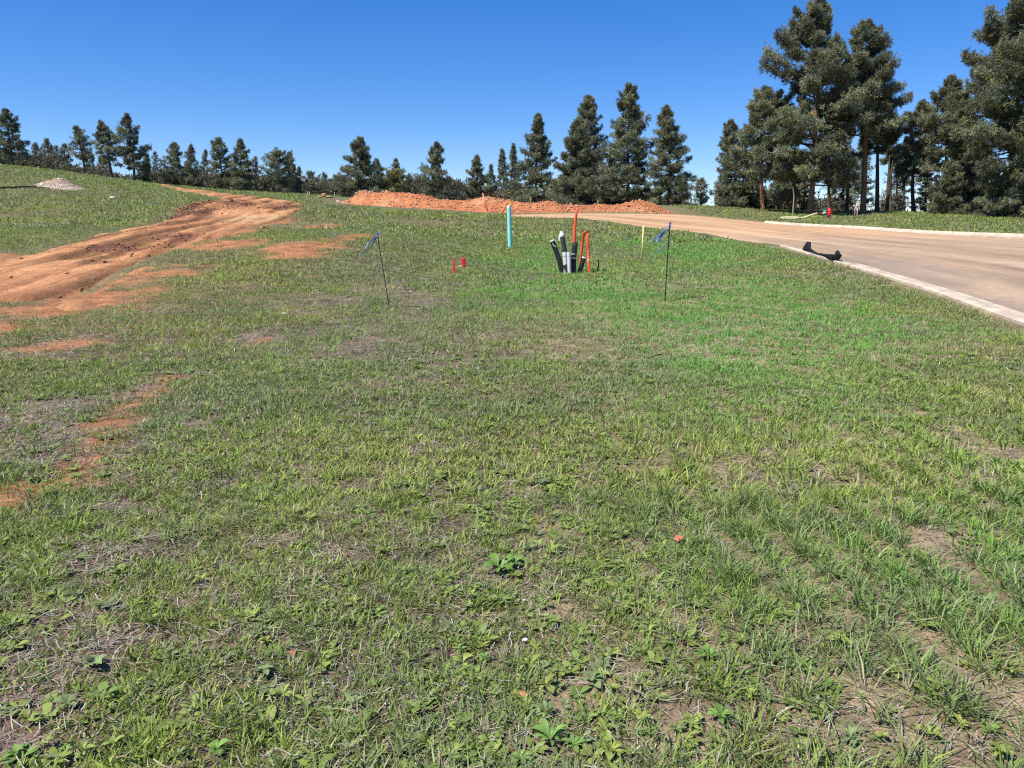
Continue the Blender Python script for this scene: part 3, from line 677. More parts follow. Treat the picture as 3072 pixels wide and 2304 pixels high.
PINES = [
 # u, vbase, vtop, depth, width, label, kwargs
 (-3, 164, 136, 84, 22, 'pine cut off by the left edge of the picture', dict(group=GL)),
 (12.5, 166, 111, 82, 25, 'tall pine nearest the left edge with a dense narrow crown', dict(shape='column', cb=0.2, ut=6, gap=0.2, group=GL)),
 (22, 167, 142, 88, 14, 'short dark pine tucked behind the tall leftmost pine', dict(group=GL)),
 (37, 169, 144, 92, 16, 'low pine left of the gravel pile on the crest', dict(group=GL)),
 (48, 170, 140, 90, 19, 'pointed pine directly above the gravel pile', dict(group=GL)),
 (56, 171, 147, 94, 14, 'small pine just right of the pointed pine above the gravel', dict(group=GL)),
 (64, 172, 145, 88, 15, 'dense short pine at the right end of the low left cluster', dict(group=GL)),
 (84, 174.5, 127.5, 82, 20, 'slender airy pine with a thin bent trunk right of the gravel pile', dict(shape='column', cb=0.33, ut=78, dens=0.75, gap=0.35, group=GL)),
 (90, 176, 153, 90, 14, 'dark bushy pine at the foot of the slender airy pine', dict(cb=0.02, group=GL)),
 (112, 179.5, 122.5, 82, 24, 'leaning pine with a sparse crown and bare lower side branches', dict(shape='column', cb=0.28, ut=101, dens=0.85, gap=0.3, group=GL)),
 (103, 178, 158, 92, 17, 'dark undergrowth pine below the leaning sparse pine', dict(cb=0.0, group=GL)),
 (134, 181.5, 115.5, 82, 25, 'tallest pine of the left crest with a long wavy crown', dict(shape='column', cb=0.2, ut=128, dens=1.05, gap=0.2, group=GL)),
 (146, 183, 155, 84, 15, 'small pine leaning out right of the tallest left crest pine', dict(gap=0.3, group=GL)),
 (157, 184, 153, 92, 9, 'thin little pine with a tuft on top where the track meets the sky', dict(shape='column', cb=0.4, dens=0.7, group=GL)),
 (174, 185, 144, 86, 24, 'broad cone shaped pine above the top of the dirt track', dict(group=GL)),
 (191, 187, 146, 86, 17, 'narrow pine right of the broad one above the track', dict(group=GL)),
 (204, 188, 151, 94, 13, 'thin pine standing back between two fuller pines', dict(group=GL)),
 (220, 190, 139.5, 86, 26, 'full double topped pine over the middle of the dirt track', dict(group=GL)),
 (241, 192, 141.5, 84, 25, 'steeple shaped pine right of the double topped pine', dict(group=GL)),
 (255, 193, 158, 90, 15, 'sparse young pine leaning on the steeple shaped pine', dict(dens=0.7, gap=0.3, group=GL)),
 (279, 195, 152, 84, 29, 'round crowned pine with its lower trunk showing', dict(shape='round', cb=0.2, group=GL)),
 (292, 196, 153.5, 87, 16, 'narrow pine touching the round crowned pine', dict(group=GL)),
 (299, 196, 168, 92, 14, 'small pine at the right foot of the round crowned pine', dict(group=GL)),
 (312, 198, 173, 92, 20, 'low bushy pine left of the tan boulder', dict(cb=0.0, group=GM)),
 (325, 199, 174, 92, 17, 'low bushy pine above the tan boulder', dict(cb=0.0, group=GM)),
 (336, 200, 178, 90, 16, 'low pine at the left end of the berm', dict(cb=0.0, group=GM)),
 (360, 202, 140.5, 80, 40, 'big dense cone shaped pine behind the high left end of the berm', dict(cb=0.02, dens=1.25, group=GM)),
 (378, 204, 160.5, 84, 20, 'narrow pine hugging the right side of the big cone shaped pine', dict(cb=0.02, group=GM)),
 (397, 205, 160, 86, 18, 'dark pine top rising behind the pale budding tree', dict(group=GM)),
 (409, 206, 176, 86, 15, 'low dark pine just right of the pale budding tree', dict(cb=0, group=GM)),
 (421, 206, 178, 88, 14, 'low thin pine midway between the pale tree and the ragged pine', dict(cb=0, group=GM)),
 (436, 208, 145, 80, 32, 'ragged pine with a sparse spire and a full base', dict(cb=0.02, gap=0.3, group=GM)),
 (456, 209, 182, 86, 17, 'low round pine right of the ragged pine', dict(cb=0, group=GM)),
 (477, 211, 157.5, 82, 27, 'stepped pine above the pointed clay heap', dict(cb=0.02, group=GM)),
 (491, 211, 166, 86, 16, 'small pine behind the leaning pink lath', dict(cb=0.0, group=GM)),
 (503, 212, 151, 86, 17, 'slim pine left of the teal pipe', dict(cb=0.0, group=GM)),
 (514, 212, 145, 84, 19, 'pointed pine straight behind the teal pipe', dict(cb=0.0, group=GM)),
 (537, 213, 116, 78, 33, 'tall pine with a crooked tip right of the teal pipe', dict(cb=0.05, group=GM)),
 (577, 212, 123, 74, 56, 'very broad bushy pine behind the orange conduit', dict(cb=0.0, dens=1.3, group=GM)),
 (588, 213, 98.5, 82, 38, 'high pointed pine rising behind the very broad bushy pine', dict(cb=0.1, group=GM)),
 (611, 212, 154, 84, 30, 'shorter pine filling the gap between the two highest middle pines', dict(cb=0.05, dens=0.8, group=GM)),
 (628, 212, 86.5, 78, 44, 'highest pine behind the berm with twin dark trunks', dict(cb=0.1, shape='cone', gap=0.15, group=GM)),
 (668, 211, 108.5, 76, 40, 'isolated pine with a knobbly top at the right end of the berm', dict(cb=0.05, gap=0.12, group=GM)),
 (701, 206, 180, 80, 17, 'small young pine alone between the berm and the tall grove', dict(cb=0.02, group=GR)),
 (733, 206, 122.5, 74, 36, 'cone shaped pine at the left end of the tall grove', dict(cb=0.04, group=GR)),
 (752, 208, 150, 78, 24, 'dark pine filling in behind the left end of the grove', dict(cb=0.1, group=GR)),
 (763, 211.5, 91, 68, 46, 'pine with a sunlit orange trunk left of the hydrant', dict(shape='old', cb=0.34, trunk='orange', gap=0.1, group=GR)),
 (784, 210, 130, 76, 30, 'dark pine behind the fallen pale branch left of the tallest pine', dict(cb=0.12, group=GR)),
 (810, 214, 1.5, 66, 80, 'tallest pine of the grove with spreading clumped branches', dict(shape='old', cb=0.14, ut=820, trunk='orange', dens=0.95, limbs=105, gap=0.2, group=GR)),
 (829, 211, 120, 74, 34, 'pine with drooping bare lower boughs right of the tallest pine', dict(shape='old', cb=0.3, gap=0.2, group=GR)),
 (863, 212, 25, 67, 58, 'second tallest pine with a forked bare limb on its left', dict(shape='old', cb=0.40, ut=867, trunk='orange', limbs=80, gap=0.2, dens=0.9, group=GR)),
 (877, 212, 80, 70, 32, 'slim dark trunked pine right of the second tallest pine', dict(shape='old', cb=0.45, dens=0.8, gap=0.2, group=GR)),
 (890, 211, 112, 78, 24, 'thin pine with twin pale trunks in the bright gap', dict(shape='column', cb=0.5, dens=0.7, gap=0.25, group=GR)),
 (914, 212, 102, 70, 36, 'flat topped pine in the middle of the right grove', dict(shape='round', cb=0.34, dens=0.85, gap=0.15, ut=920, group=GR)),
 (905, 211, 140, 78, 18, 'thin background pine left of the flat topped pine', dict(shape='column', cb=0.45, dens=0.7, gap=0.3, group=GR)),
 (941, 213, 80, 66, 42, 'pine with a tufted shoulder left of the great right hand pine', dict(shape='old', cb=0.3, ut=952, group=GR)),
 (950, 214, 164, 64, 32, 'young bushy pine with boughs down to the grass', dict(cb=0.0, dens=1.2, group=GR)),
 (970, 213, 120, 70, 40, 'dark pine between the tufted pine and the great right hand pine', dict(cb=0.1, group=GR)),
 (1007, 216.5, 3, 60, 96, 'great dark pine rising out of the top right corner', dict(shape='old', cb=0.22, ut=1024, dens=1.0, limbs=120, gap=0.1, group=GR)),
 (992, 215, 163, 60, 38, 'wide young pine at the foot of the great right hand pine', dict(cb=0.0, dens=1.2, group=GR)),
 (1020, 216, 150, 58, 42, 'young pine at the right edge with boughs touching the ground', dict(cb=0.0, dens=1.2, group=GR)),
 (842, 211, 118, 80, 30, 'background pine filling the gap right of the tallest pine', dict(cb=0.2, dens=0.7, gap=0.25, group=GR)),
 (862, 211, 138, 84, 26, 'background pine behind the trunk of the second tallest pine', dict(cb=0.15, dens=0.6, gap=0.3, group=GR)),
 (897, 211, 150, 82, 22, 'small background pine low in the bright gap', dict(cb=0.2, dens=0.6, gap=0.3, group=GR)),
 (924, 211, 140, 80, 28, 'background pine right of the flat topped pine trunk', dict(cb=0.12, dens=0.7, gap=0.3, group=GR)),
 (794, 211, 150, 78, 30, 'low dense pine behind the left side of the tallest pine', dict(cb=0.05, dens=0.9, group=GR)),
 (1060, 217, 20, 64, 80, 'tall pine just beyond the right edge of the picture', dict(shape='old', cb=0.2, group=GR)),
]
for k, (u, vb, vt, d, w, label, kw) in enumerate(PINES):
    make_pine(u, vb, vt, d, w, label, seed=k + 1, **kw)
make_pine(394, 206, 171, 80, 24, 'pale yellow green budding tree among the dark pines', shape='round', cb=0.08, dens=0.9, seed=99, pale=0.92, tone=1.5, group='trees behind the berm', cat='tree', name='budding_tree', rough=0.2)
# pale dead branches hanging in the grove, thin stems in the gaps
def stick(name, pts, r, mat, label, cat, group=None):
    base = np.array(pts[0]); root = empty(name, base, label, cat, group)
    MB().tube([np.array(p) - base for p in pts], r, 6).build('stem', mat, root); return root
MAT_DEADW = noise_mat('dead_wood', (0.32, 0.27, 0.21), 0.25, 6, 0.9, 0.1)
a = P(793, 212, 65); a[2] = T(a[0], a[1])
stick('dead_sapling', [a, P(794, 196, 65), P(793, 188, 65), P(789, 182, 65)], [0.06, 0.05, 0.04, 0.02], MAT_DEADW, 'thin pale dead sapling left of the tallest pine', 'dead tree')
a = P(898.5, 213, 72); a[2] = T(a[0], a[1])
stick('dead_sapling', [a, P(899, 203, 72)], [0.09, 0.07], MAT_DEADW, 'short pale stump post in the bright gap between right pines', 'dead tree')
for (uu, tt2, lab, lean) in ((887, 150, 'bare leaning young trunk left in the bright gap', 3), (886, 160, 'second bare thin trunk in the bright gap, leaning right', 7), (847, 165, 'thin bare dark trunk left of the second tallest pine', 1), (932, 170, 'thin bare trunk between the flat topped and tufted pines', -2)):
    a = P(uu, 211, 74); a[2] = T(a[0], a[1]) - 0.1
    stick('bare_trunk', [a, P(uu + lean * 0.5, (211 + tt2) / 2, 74), P(uu + lean, tt2, 74)], [0.17, 0.13, 0.05], MAT_BARK, lab, 'tree trunk', 'bare trunks in the right grove')

# undergrowth of scrub pine that reads as one mass behind the tree feet
def scrub(name, label, bands, seed):
    rng = np.random.default_rng(seed); C = []; TT = []
    for (u0, u1, d, hmin, hmax, n, vfloor) in bands:
        uu = rng.uniform(u0, u1, n); dd = d + rng.normal(size=n) * 3.5
        X = (uu - CX) / F / (CT + (CY - 205) / F * ST) * dd
        zg = terr(X, dd)
        hm = hmin + (hmax - hmin) * fbm(X * 1.0, dd * 0 + seed, 2.6, 3, seed)
        C.append(np.stack([X, dd, zg + hm * rng.random(n) ** 0.8], 1)); TT.append(rng.uniform(0.7, 1.3, (n, 1)))
    C = np.vstack(C); TT = np.vstack(TT)
    D = np.tile((0, -0.3, 0.8), (len(C), 1)); col = np.where(rng.random((len(C), 1)) < 0.6, np.array((0.13, 0.13, 0.085)), np.array((0.17, 0.145, 0.10))) * TT
    V, Q, c = tufts(C, D, np.full(len(C), 0.42) * rng.uniform(0.8, 1.3, len(C)), 8, col, rng, 0.22)
    return tag(link(name, mesh_data(name, V, Q, np.full(len(Q), 4), col=c), MAT_NEEDLE), label, None, kind='stuff')
scrub('scrub_undergrowth', 'dark low scrub at the feet of the pines along the crest',
      [(-60, 70, 92, 1.0, 3.2, 3000, 0), (60, 115, 92, 0.6, 2.2, 1200, 0), (115, 150, 92, 0.3, 1.2, 600, 0), (145, 300, 92, 0.9, 3.2, 3400, 0), (290, 350, 94, 1.2, 3.6, 1800, 0), (340, 480, 90, 1.4, 4.0, 4000, 0), (470, 660, 90, 1.2, 4.6, 5000, 0), (655, 690, 90, 0.6, 2.6, 800, 0)], 31)
scrub('scrub_undergrowth', 'dark low scrub below the tall grove across the road',
      [(716, 800, 80, 0.8, 4.2, 3000, 0), (790, 850, 86, 0.5, 3.4, 1500, 0), (850, 935, 88, 0.0, 1.6, 900, 0), (880, 905, 82, 0.2, 2.6, 350, 0), (930, 1080, 74, 0.8, 4.5, 3600, 0)], 32)

# ------------------------------------------------------------------ conduits and pipes
def pl_mat(name, c, rough=0.45, var=0.12, spec=0.4, scale=9): return noise_mat(name, c, var, scale, rough, spec, 0.05, 60)
M_BLACK = pl_mat('black_plastic', (0.018, 0.018, 0.019), 0.5, 0.5)
M_GREY = pl_mat('grey_pvc', (0.62, 0.61, 0.61), 0.45)
M_DGREY = pl_mat('dark_grey_pvc', (0.045, 0.045, 0.05), 0.5, 0.3)
M_WHITE = pl_mat('white_plastic', (0.82, 0.80, 0.76), 0.5)
M_ORANGE = pl_mat('orange_duct', (0.78, 0.095, 0.03), 0.4, 0.15)
M_TEAL = pl_mat('teal_pvc', (0.26, 0.68, 0.58), 0.45, 0.1)
M_YEL = pl_mat('yellow_paint', (0.75, 0.50, 0.04), 0.6, 0.2)
M_RED = pl_mat('red_paint', (0.62, 0.035, 0.04), 0.45, 0.15)
M_PINK = pl_mat('pink_ribbon', (0.75, 0.20, 0.18), 0.6, 0.2)
M_BLUE = pl_mat('blue_ribbon', (0.045, 0.13, 0.62), 0.45, 0.3, 0.5, 14)
M_BLUEW = pl_mat('pale_blue_ribbon', (0.33, 0.36, 0.58), 0.45, 0.3, 0.5, 14)
M_ROD = pl_mat('dark_rod', (0.03, 0.032, 0.03), 0.6, 0.3)
M_WOOD = noise_mat('lath_wood', (0.55, 0.40, 0.22), 0.25, 8, 0.85, 0.15, 0.2, 40, stretch=(8, 8, 0.6))
M_FABRIC = noise_mat('black_fabric', (0.012, 0.012, 0.015), 0.5, 12, 0.75, 0.2, 0.3, 40)
M_RDARK = noise_mat('dark_red_wood', (0.16, 0.035, 0.03), 0.3, 8, 0.8, 0.2)

def pix(u, v, d): return P(u, v, d)
def pipe_thing(name, label, pts, r, mat, hollow=True, rim=None, cat='conduit', group=None, wall=0.75, sides=16, depth=0.12):
    """pts: world path from the ground up; the open end shows its wall and a hollow bore"""
    base = np.array(pts[0], float); loc = base.copy(); loc[2] = T(base[0], base[1])
    root = empty(name, loc, label, cat, group)
    q = [Vector(np.array(p) - loc) for p in pts]
    q = [q[0] - (q[1] - q[0]).normalized() * 0.15] + q
    mb = MB().tube(q, r, sides, caps=False); mb.build('pipe_wall', mat, root)
    t = (q[-1] - q[-2]).normalized(); e = q[-1]
    if hollow:
        rr = MB(); ring = []
        up = Vector((0.2, 0.9, 0.1)); a = t.cross(up).normalized(); b = t.cross(a).normalized()
        V = []
        for (rad, off) in ((r * 1.03, -0.03), (r * 1.03, 0.003), (r * wall, 0.004), (r * wall, -depth), (0.001, -depth)):
            for k in range(sides):
                an = 2 * math.pi * k / sides; V.append(e + t * off + a * rad * math.cos(an) + b * rad * math.sin(an))
        f = [(i * sides + k, i * sides + (k + 1) % sides, (i + 1) * sides + (k + 1) % sides, (i + 1) * sides + k) for i in range(4) for k in range(sides)]
        rr.add(V, f).build('open_end', rim or mat, root)
    return root, loc
def wp(u, v, d): return P(u, v, d)
# zoomed crop of the photograph -> pixel of the frame
def cz(x, y): return 533.33 + x * 0.0482, 200 + y * 0.0482
DC = hit(575, 273)[1]
def cpt(x, y, dd=0.0): return P(*cz(x, y), DC + dd)
GC = 'pipes sticking up in the bright grass'
# black conduit leaning left
g = hit(*cz(610, 1520)); d0 = g[1]
r_, l_ = pipe_thing('conduit', 'black conduit with an open pale rimmed end leaning far left', [P(*cz(612, 1520), d0), P(*cz(540, 1250), d0), P(*cz(455, 1010), d0), P(*cz(385, 835), d0)], 0.070, M_BLACK, rim=M_WHITE, group=GC, wall=0.62)
sc = MB().tube([P(*cz(395, 905), d0 - 0.066) - l_, P(*cz(430, 950), d0 - 0.068) - l_, P(*cz(470, 975), d0 - 0.066) - l_], 0.009, 5); sc.build('scratch', M_WHITE, r_)
# dark grey conduit with white cap
d1 = d0 + 0.35
r_, l_ = pipe_thing('conduit', 'dark grey conduit topped by a tall white cap, leaning left', [P(*cz(700, 1430), d1), P(*cz(655, 1080), d1), P(*cz(600, 740), d1)], 0.064, M_DGREY, hollow=False, group=GC)
e = P(*cz(600, 740), d1) - l_; e2 = P(*cz(588, 648), d1) - l_
MB().tube([e - (e2 - e) * 0.15, e + (e2 - e) * 0.35, e + (e2 - e) * 0.4, e2], [0.070, 0.070, 0.060, 0.055], 14).build('cap', M_WHITE, r_)
fl = e + np.array((-0.06, -0.03, 0.02)); MB().tube([fl + (0, 0, 0.03), fl + (-0.02, 0, -0.06), fl + (-0.012, 0, -0.16)], [0.02, 0.028, 0.012], 6, flat=0.4).build('torn_tape', M_WHITE, r_)
# two grey pipes side by side
for (xb, xt, dd, lab) in ((675, 650, 0.0, 'left one of two light grey pipes standing side by side'), (748, 735, 0.05, 'right one of two light grey pipes standing side by side')):
    d2 = d0 - 0.06 - 2 * dd; r0_ = 0.058 if xb < 700 else 0.050
    r_, l_ = pipe_thing('conduit', lab, [P(*cz(xb, 1440), d2), P(*cz((xb + xt) / 2, 1250), d2), P(*cz(xt, 1085), d2)], r0_, M_GREY, group=GC, wall=0.86)
    e = P(*cz(xt, 1085), d2) - l_; e2 = P(*cz(xt + 5, 1160), d2) - l_
    MB().tube([e, e2], r0_ * 1.09, 16).build('collar', M_GREY, r_)
g2 = hit(*cz(660, 1435))
r_, l_ = pipe_thing('conduit', 'short dark stub leaning on the foot of the light grey pipes', [P(*cz(690, 1450), d0 - 0.12), P(*cz(652, 1345), d0 - 0.12)], 0.058, M_DGREY, group=GC)
# black conduit with white rings carrying the orange duct
d3 = d0 - 0.02
bpts = [P(*cz(828, 1480), d3), P(*cz(838, 1200), d3), P(*cz(862, 925), d3)]
r_, l_ = pipe_thing('conduit', 'upright black conduit with two white rings holding the tall orange duct', bpts, 0.074, M_BLACK, rim=M_DGREY, group=GC, wall=0.8)
for yy in (1118, 1205):
    c = np.array(P(*cz(838 if yy > 1150 else 842, yy), d3)) - l_
    MB().tube([c - np.array((0, 0, 0.008)), c + np.array((0, 0, 0.008))], 0.0755, 16, caps=False).build('ring', M_WHITE, r_)
e = P(*cz(866, 880), d3) - l_
MB().tube([e - np.array((0.0, 0, 0.10)), e + np.array((0.002, 0, 0.0))], 0.076, 16, caps=False).build('tape_end', M_DGREY, r_)
od = [P(*cz(850, 1000), d3), P(*cz(852, 850), d3), P(*cz(860, 600), d3), P(*cz(878, 380), d3), P(*cz(905, 230), d3), P(*cz(938, 165), d3)]
base = np.array(od[0]); rt = empty('orange_duct', base, 'tall orange duct rising straight out of the black conduit', 'duct', GC)
MB().tube([np.array(p) - base for p in od], [0.045, 0.045, 0.043, 0.038, 0.028, 0.012], 14).build('duct_wall', M_ORANGE, rt)
# orange duct bent into a loop
d4 = d0 + 0.1
lp = [P(*cz(1165, 1540), d4 - 0.15), P(*cz(1150, 1300), d4 - 0.1), P(*cz(1140, 1080), d4), P(*cz(1130, 850), d4), P(*cz(1122, 730), d4 + .04), P(*cz(1105, 680), d4 + .08), P(*cz(1078, 668), d4 + .15), P(*cz(1052, 700), d4 + .22), P(*cz(1030, 800), d4 + .28), P(*cz(1012, 960), d4 + .32), P(*cz(990, 1130), d4 + .34), P(*cz(978, 1330), d4 + .36)]
base = np.array(lp[0]); base[2] = T(base[0], base[1]); rt = empty('orange_duct', base, 'orange duct bent over into a narrow upside down loop', 'duct', GC)
cu = catmull(np.array(lp), 60) - base
cu = np.vstack([cu[0] - np.array((0, 0, 0.15)), cu])
MB().tube(cu, 0.036, 12).build('duct_wall', M_ORANGE, rt)
for yy in (1235, 1262):
    c = np.array(P(*cz(1146, yy), d4 - 0.09)) - base; MB().tube([c - np.array((0.0, 0, 0.006)), c + np.array((0.0, 0, 0.006))], 0.0375, 12, caps=False).build('ring', M_WHITE, rt)
# short black conduit
d5 = d0 + 0.05
r_, l_ = pipe_thing('conduit', 'short black conduit with a frayed whitish end leaning right', [P(*cz(965, 1480), d5), P(*cz(1010, 1330), d5), P(*cz(1055, 1185), d5)], 0.065, M_BLACK, rim=M_WHITE, group=GC, wall=0.6)
# thin dark upright form, drawn as a tube bent at the top
d6 = d0 + 0.3
cb_ = [P(*cz(1330, 1470), d6), P(*cz(1348, 1380), d6), P(*cz(1352, 1290), d6), P(*cz(1335, 1240), d6)]
stick('dark_bent_stub', cb_, 0.018, M_BLACK, 'thin dark bent form standing right of the orange loop', 'cable', GC)

# teal sewer pipe
g = hit(511, 247.6); d7 = g[1]
def tz(x, y): return 480 + x * 0.0402, 193.33 + y * 0.0402
r_, l_ = pipe_thing('sewer_pipe', 'upright teal pipe with a white rim standing alone in the grass', [P(*tz(750, 1360), d7), P(*tz(735, 860), d7), P(*tz(722, 360), d7)], 0.083, M_TEAL, hollow=False, cat='pipe')
e = np.array(P(*tz(722, 360), d7)) - l_; e2 = np.array(P(*tz(720, 300), d7)) - l_
MB().tube([e, e2], 0.085, 18).build('white_rim', M_WHITE, r_)
ys_ = [P(*tz(738, 330), d7 + 0.02), P(*tz(738, 190), d7 + 0.02)]; base = np.array(ys_[0])
rt = empty('stake', base, 'short yellow topped stake poking out of the teal pipe', 'stake')
w_ = np.array(ys_[1]) - base; MB().box((-0.036, -0.02, 0), (0.036, 0.02, w_[2])).build('wood', M_YEL, rt)
o_ = hit(*tz(695, 1400)); rock_thing(*tz(695, 1405), 3.4, 'red', 'orange brown clod at the foot of the teal pipe')

# red stakes
g = hit(454.3, 272.3)
rt = empty('red_stake', g, 'left upright thin red stake in the grass', 'stake', 'pair of red stakes')
s_ = g[1] / F
MB().add(np.array([(-2.3, -.6, -1), (2.6, -.6, -1), (2.6, .6, -1), (-2.3, .6, -1), (-2.3, -.6, 11.5), (1.6, -.6, 11.5), (1.6, .6, 11.5), (-2.3, .6, 11.5), (-1.6, 0, 14)]) * s_ * np.array((0.5, 1, 1)), [(3, 2, 1, 0), (0, 1, 5, 4), (1, 2, 6, 5), (2, 3, 7, 6), (3, 0, 4, 7), (4, 5, 8), (5, 6, 8), (6, 7, 8), (7, 4, 8)]).build('lath', M_RED, rt)
g = hit(463.8, 267.0); s_ = g[1] / F
rt = empty('red_stake', g, 'right short red stake with a wide folded top', 'stake', 'pair of red stakes')
MB().add(np.array([(-1.6, -.8, -1), (2.6, -.8, -1), (2.6, .8, -1), (-1.6, .8, -1), (-2.7, -.8, 9), (1.8, -.8, 9), (1.8, .8, 9), (-2.7, .8, 9)]) * s_, [(3, 2, 1, 0), (4, 5, 6, 7), (0, 1, 5, 4), (1, 2, 6, 5), (2, 3, 7, 6), (3, 0, 4, 7)]).build('lath', M_RED, rt, sm=False)
MB().add(np.array([(-2.4, -1.0, 2), (-1.0, -1.6, 1.5), (-1.5, -1.6, 8.5), (-2.9, -1.0, 8.8), (0.6, -1.6, 1.0), (0.2, -1.6, 8.8), (2.2, -1.0, 0.5), (2.0, -1.0, 9)]) * s_, [(0, 1, 2, 3), (1, 4, 5, 2), (4, 6, 7, 5)]).build('fold', M_RED, rt, sm=False)
rock_thing(460.8, 267.4, 5.2, 'pale', 'pinkish clay lump beside the short red stake', sc=(1.2, 1, 0.7))

# ribbon flags on thin rods
def ribbon(path, w0, w1, mat, name, parent, loc, wave=0.02, seed=1):
    r = random.Random(seed); n = 14; c = catmull(np.array(path), n) - loc; V = []
    for i in range(n):
        t = i / (n - 1); w = (w0 * (1 - t) + w1 * t) * (1 + 0.25 * math.sin(9 * t + seed)); dy = wave * math.sin(11 * t + seed)
        V.append(c[i] + np.array((w * 0.5, dy + 0.01, w * 0.5))); V.append(c[i] + np.array((0, dy - 0.015, 0))); V.append(c[i] - np.array((w * 0.5, dy - 0.02, w * 0.5)))
    f = []
    for i in range(n - 1):
        a = i * 3; f += [(a, a + 1, a + 4, a + 3), (a + 1, a + 2, a + 5, a + 4)]
    o = MB().add(V, f).build(name, mat, parent, auto=False)
    md = o.modifiers.new('thickness', 'SOLIDIFY'); md.thickness = 0.003
    return o
def lz(x, y): return 353.33 + x * 0.05626, 226.67 + y * 0.05626
g = hit(*lz(650, 1450)); d8 = g[1]
rt = empty('flag_rod', g, 'left thin leaning rod trailing a faded blue ribbon', 'marker flag', 'ribbon flags on rods')
MB().tube([np.array(P(*lz(650, 1480), d8)) - g - (0, 0, .05), np.array(P(*lz(560, 950), d8 + .02)) - g, np.array(P(*lz(480, 480), d8)) - g, np.array(P(*lz(420, 70), d8)) - g], 0.0085, 7).build('rod', M_ROD, rt)
ribbon([P(*lz(428, 150), d8), P(*lz(340, 310), d8 - .03), P(*lz(215, 470), d8), P(*lz(120, 595), d8 - .02)], 0.12, 0.02, M_BLUE, 'ribbon', rt, g, seed=2)
ribbon([P(*lz(408, 130), d8 - .02), P(*lz(300, 250), d8 - .05), P(*lz(215, 400), d8 - .03), P(*lz(160, 490), d8 - .02)], 0.085, 0.06, M_BLUEW, 'ribbon', rt, g, seed=4)
rock_thing(*lz(690, 1490), 4.0, 'pale', 'small dull stone at the foot of the left flag rod', sc=(1.2, 1, .7))
def rz_(x, y): return 633.33 + x * 0.05629, 213.33 + y * 0.05629
g = hit(*rz_(560, 1560)); d9 = g[1]
rt = empty('flag_rod', g, 'right upright rod with several bright blue ribbons', 'marker flag', 'ribbon flags on rods')
MB().tube([np.array(P(*rz_(558, 1590), d9)) - g - (0, 0, .05), np.array(P(*rz_(590, 1050), d9)) - g, np.array(P(*rz_(620, 560), d9)) - g, np.array(P(*rz_(655, 150), d9)) - g], [0.013, 0.012, 0.012, 0.012], 7).build('rod', M_ROD, rt)
ribbon([P(*rz_(655, 190), d9 - .02), P(*rz_(560, 300), d9 - .05), P(*rz_(500, 400), d9), P(*rz_(440, 520), d9 - .02)], 0.10, 0.07, M_BLUE, 'ribbon', rt, g, seed=3)
ribbon([P(*rz_(650, 200), d9), P(*rz_(570, 280), d9 - .03), P(*rz_(450, 410), d9 + .05), P(*rz_(290, 525), d9)], 0.07, 0.03, M_BLUE, 'ribbon', rt, g, seed=6)
ribbon([P(*rz_(660, 190), d9 + .02), P(*rz_(650, 240), d9 - .02), P(*rz_(640, 300), d9)], 0.05, 0.03, M_BLUEW, 'ribbon', rt, g, seed=8)
ribbon([P(*rz_(625, 490), d9), P(*rz_(540, 580), d9 - .04), P(*rz_(400, 710), d9 - .02), P(*rz_(310, 850), d9)], 0.04, 0.02, M_BLUE, 'ribbon', rt, g, seed=5)
ribbon([P(*rz_(560, 560), d9), P(*rz_(520, 605), d9 - .04)], 0.016, 0.016, M_WHITE, 'ribbon', rt, g, seed=7)

# laths and posts
def lath(u0, v0, u1, v1, wpx, mat, label, d=None, cat='stake', group=None, ribbon_mat=None, name='lath', rv=None, on=None):
    if d is None: g = hit(u0, v0); d = g[1]
    else: g = P(u0, v0, d)
    rt = empty(name, g, label, cat, group); w = wpx * d / F / 2
    top = np.array(P(u1, v1, d)) - g
    a = np.array((0, 0, -0.15))
    V = [a + (-w, -0.012, 0), a + (w, -0.012, 0), a + (w, 0.012, 0), a + (-w, 0.012, 0), top + (-w, -0.012, 0), top + (w, -0.012, 0), top + (w, 0.012, 0), top + (-w, 0.012, 0)]
    MB().add(V, [(3, 2, 1, 0), (4, 5, 6, 7), (0, 1, 5, 4), (1, 2, 6, 5), (2, 3, 7, 6), (3, 0, 4, 7)]).build('wood', mat, rt, sm=False)
    if ribbon_mat:
        t = (rv - v0) / (v1 - v0); c = top * t; q = w * 1.35
        MB().box(c - (q, 0.02, 0.06 * d / 60), c + (q, 0.02, 0.06 * d / 60)).build('ribbon', ribbon_mat, rt, sm=False)
        MB().box(c + (-q * 1.3, -0.03, -0.16 * d / 60), c + (-q * 0.7, -0.02, 0.03)).build('ribbon_tail', ribbon_mat, rt, sm=False)
    return rt
M_LATHY = noise_mat('yellow_lath', (0.72, 0.60, 0.26), 0.15, 10, 0.8, 0.15)
lath(641.5, 261.5, 643.4, 225.5, 1.15, M_LATHY, 'thin pale yellow lath standing left of the right flag rod')
lath(487.7, 209.5, 482.6, 193, 1.1, M_PINK, 'pink painted lath leaning left on the berm', d=54.6, group='laths on the berm')
lath(500.3, 214.6, 508, 203, 0.9, M_RDARK, 'dark red lath leaning right in front of the berm', d=53.6, group='laths on the berm')
lath(531, 204, 530.8, 197.5, 0.6, M_WOOD, 'thin pale post on the berm right of the teal pipe', d=57.5, group='laths on the berm', name='post', cat='post')
lath(598, 205, 598, 200.6, 0.6, M_WOOD, 'thin pale post on the berm right of the tall orange duct', d=57.5, group='laths on the berm', name='post', cat='post')
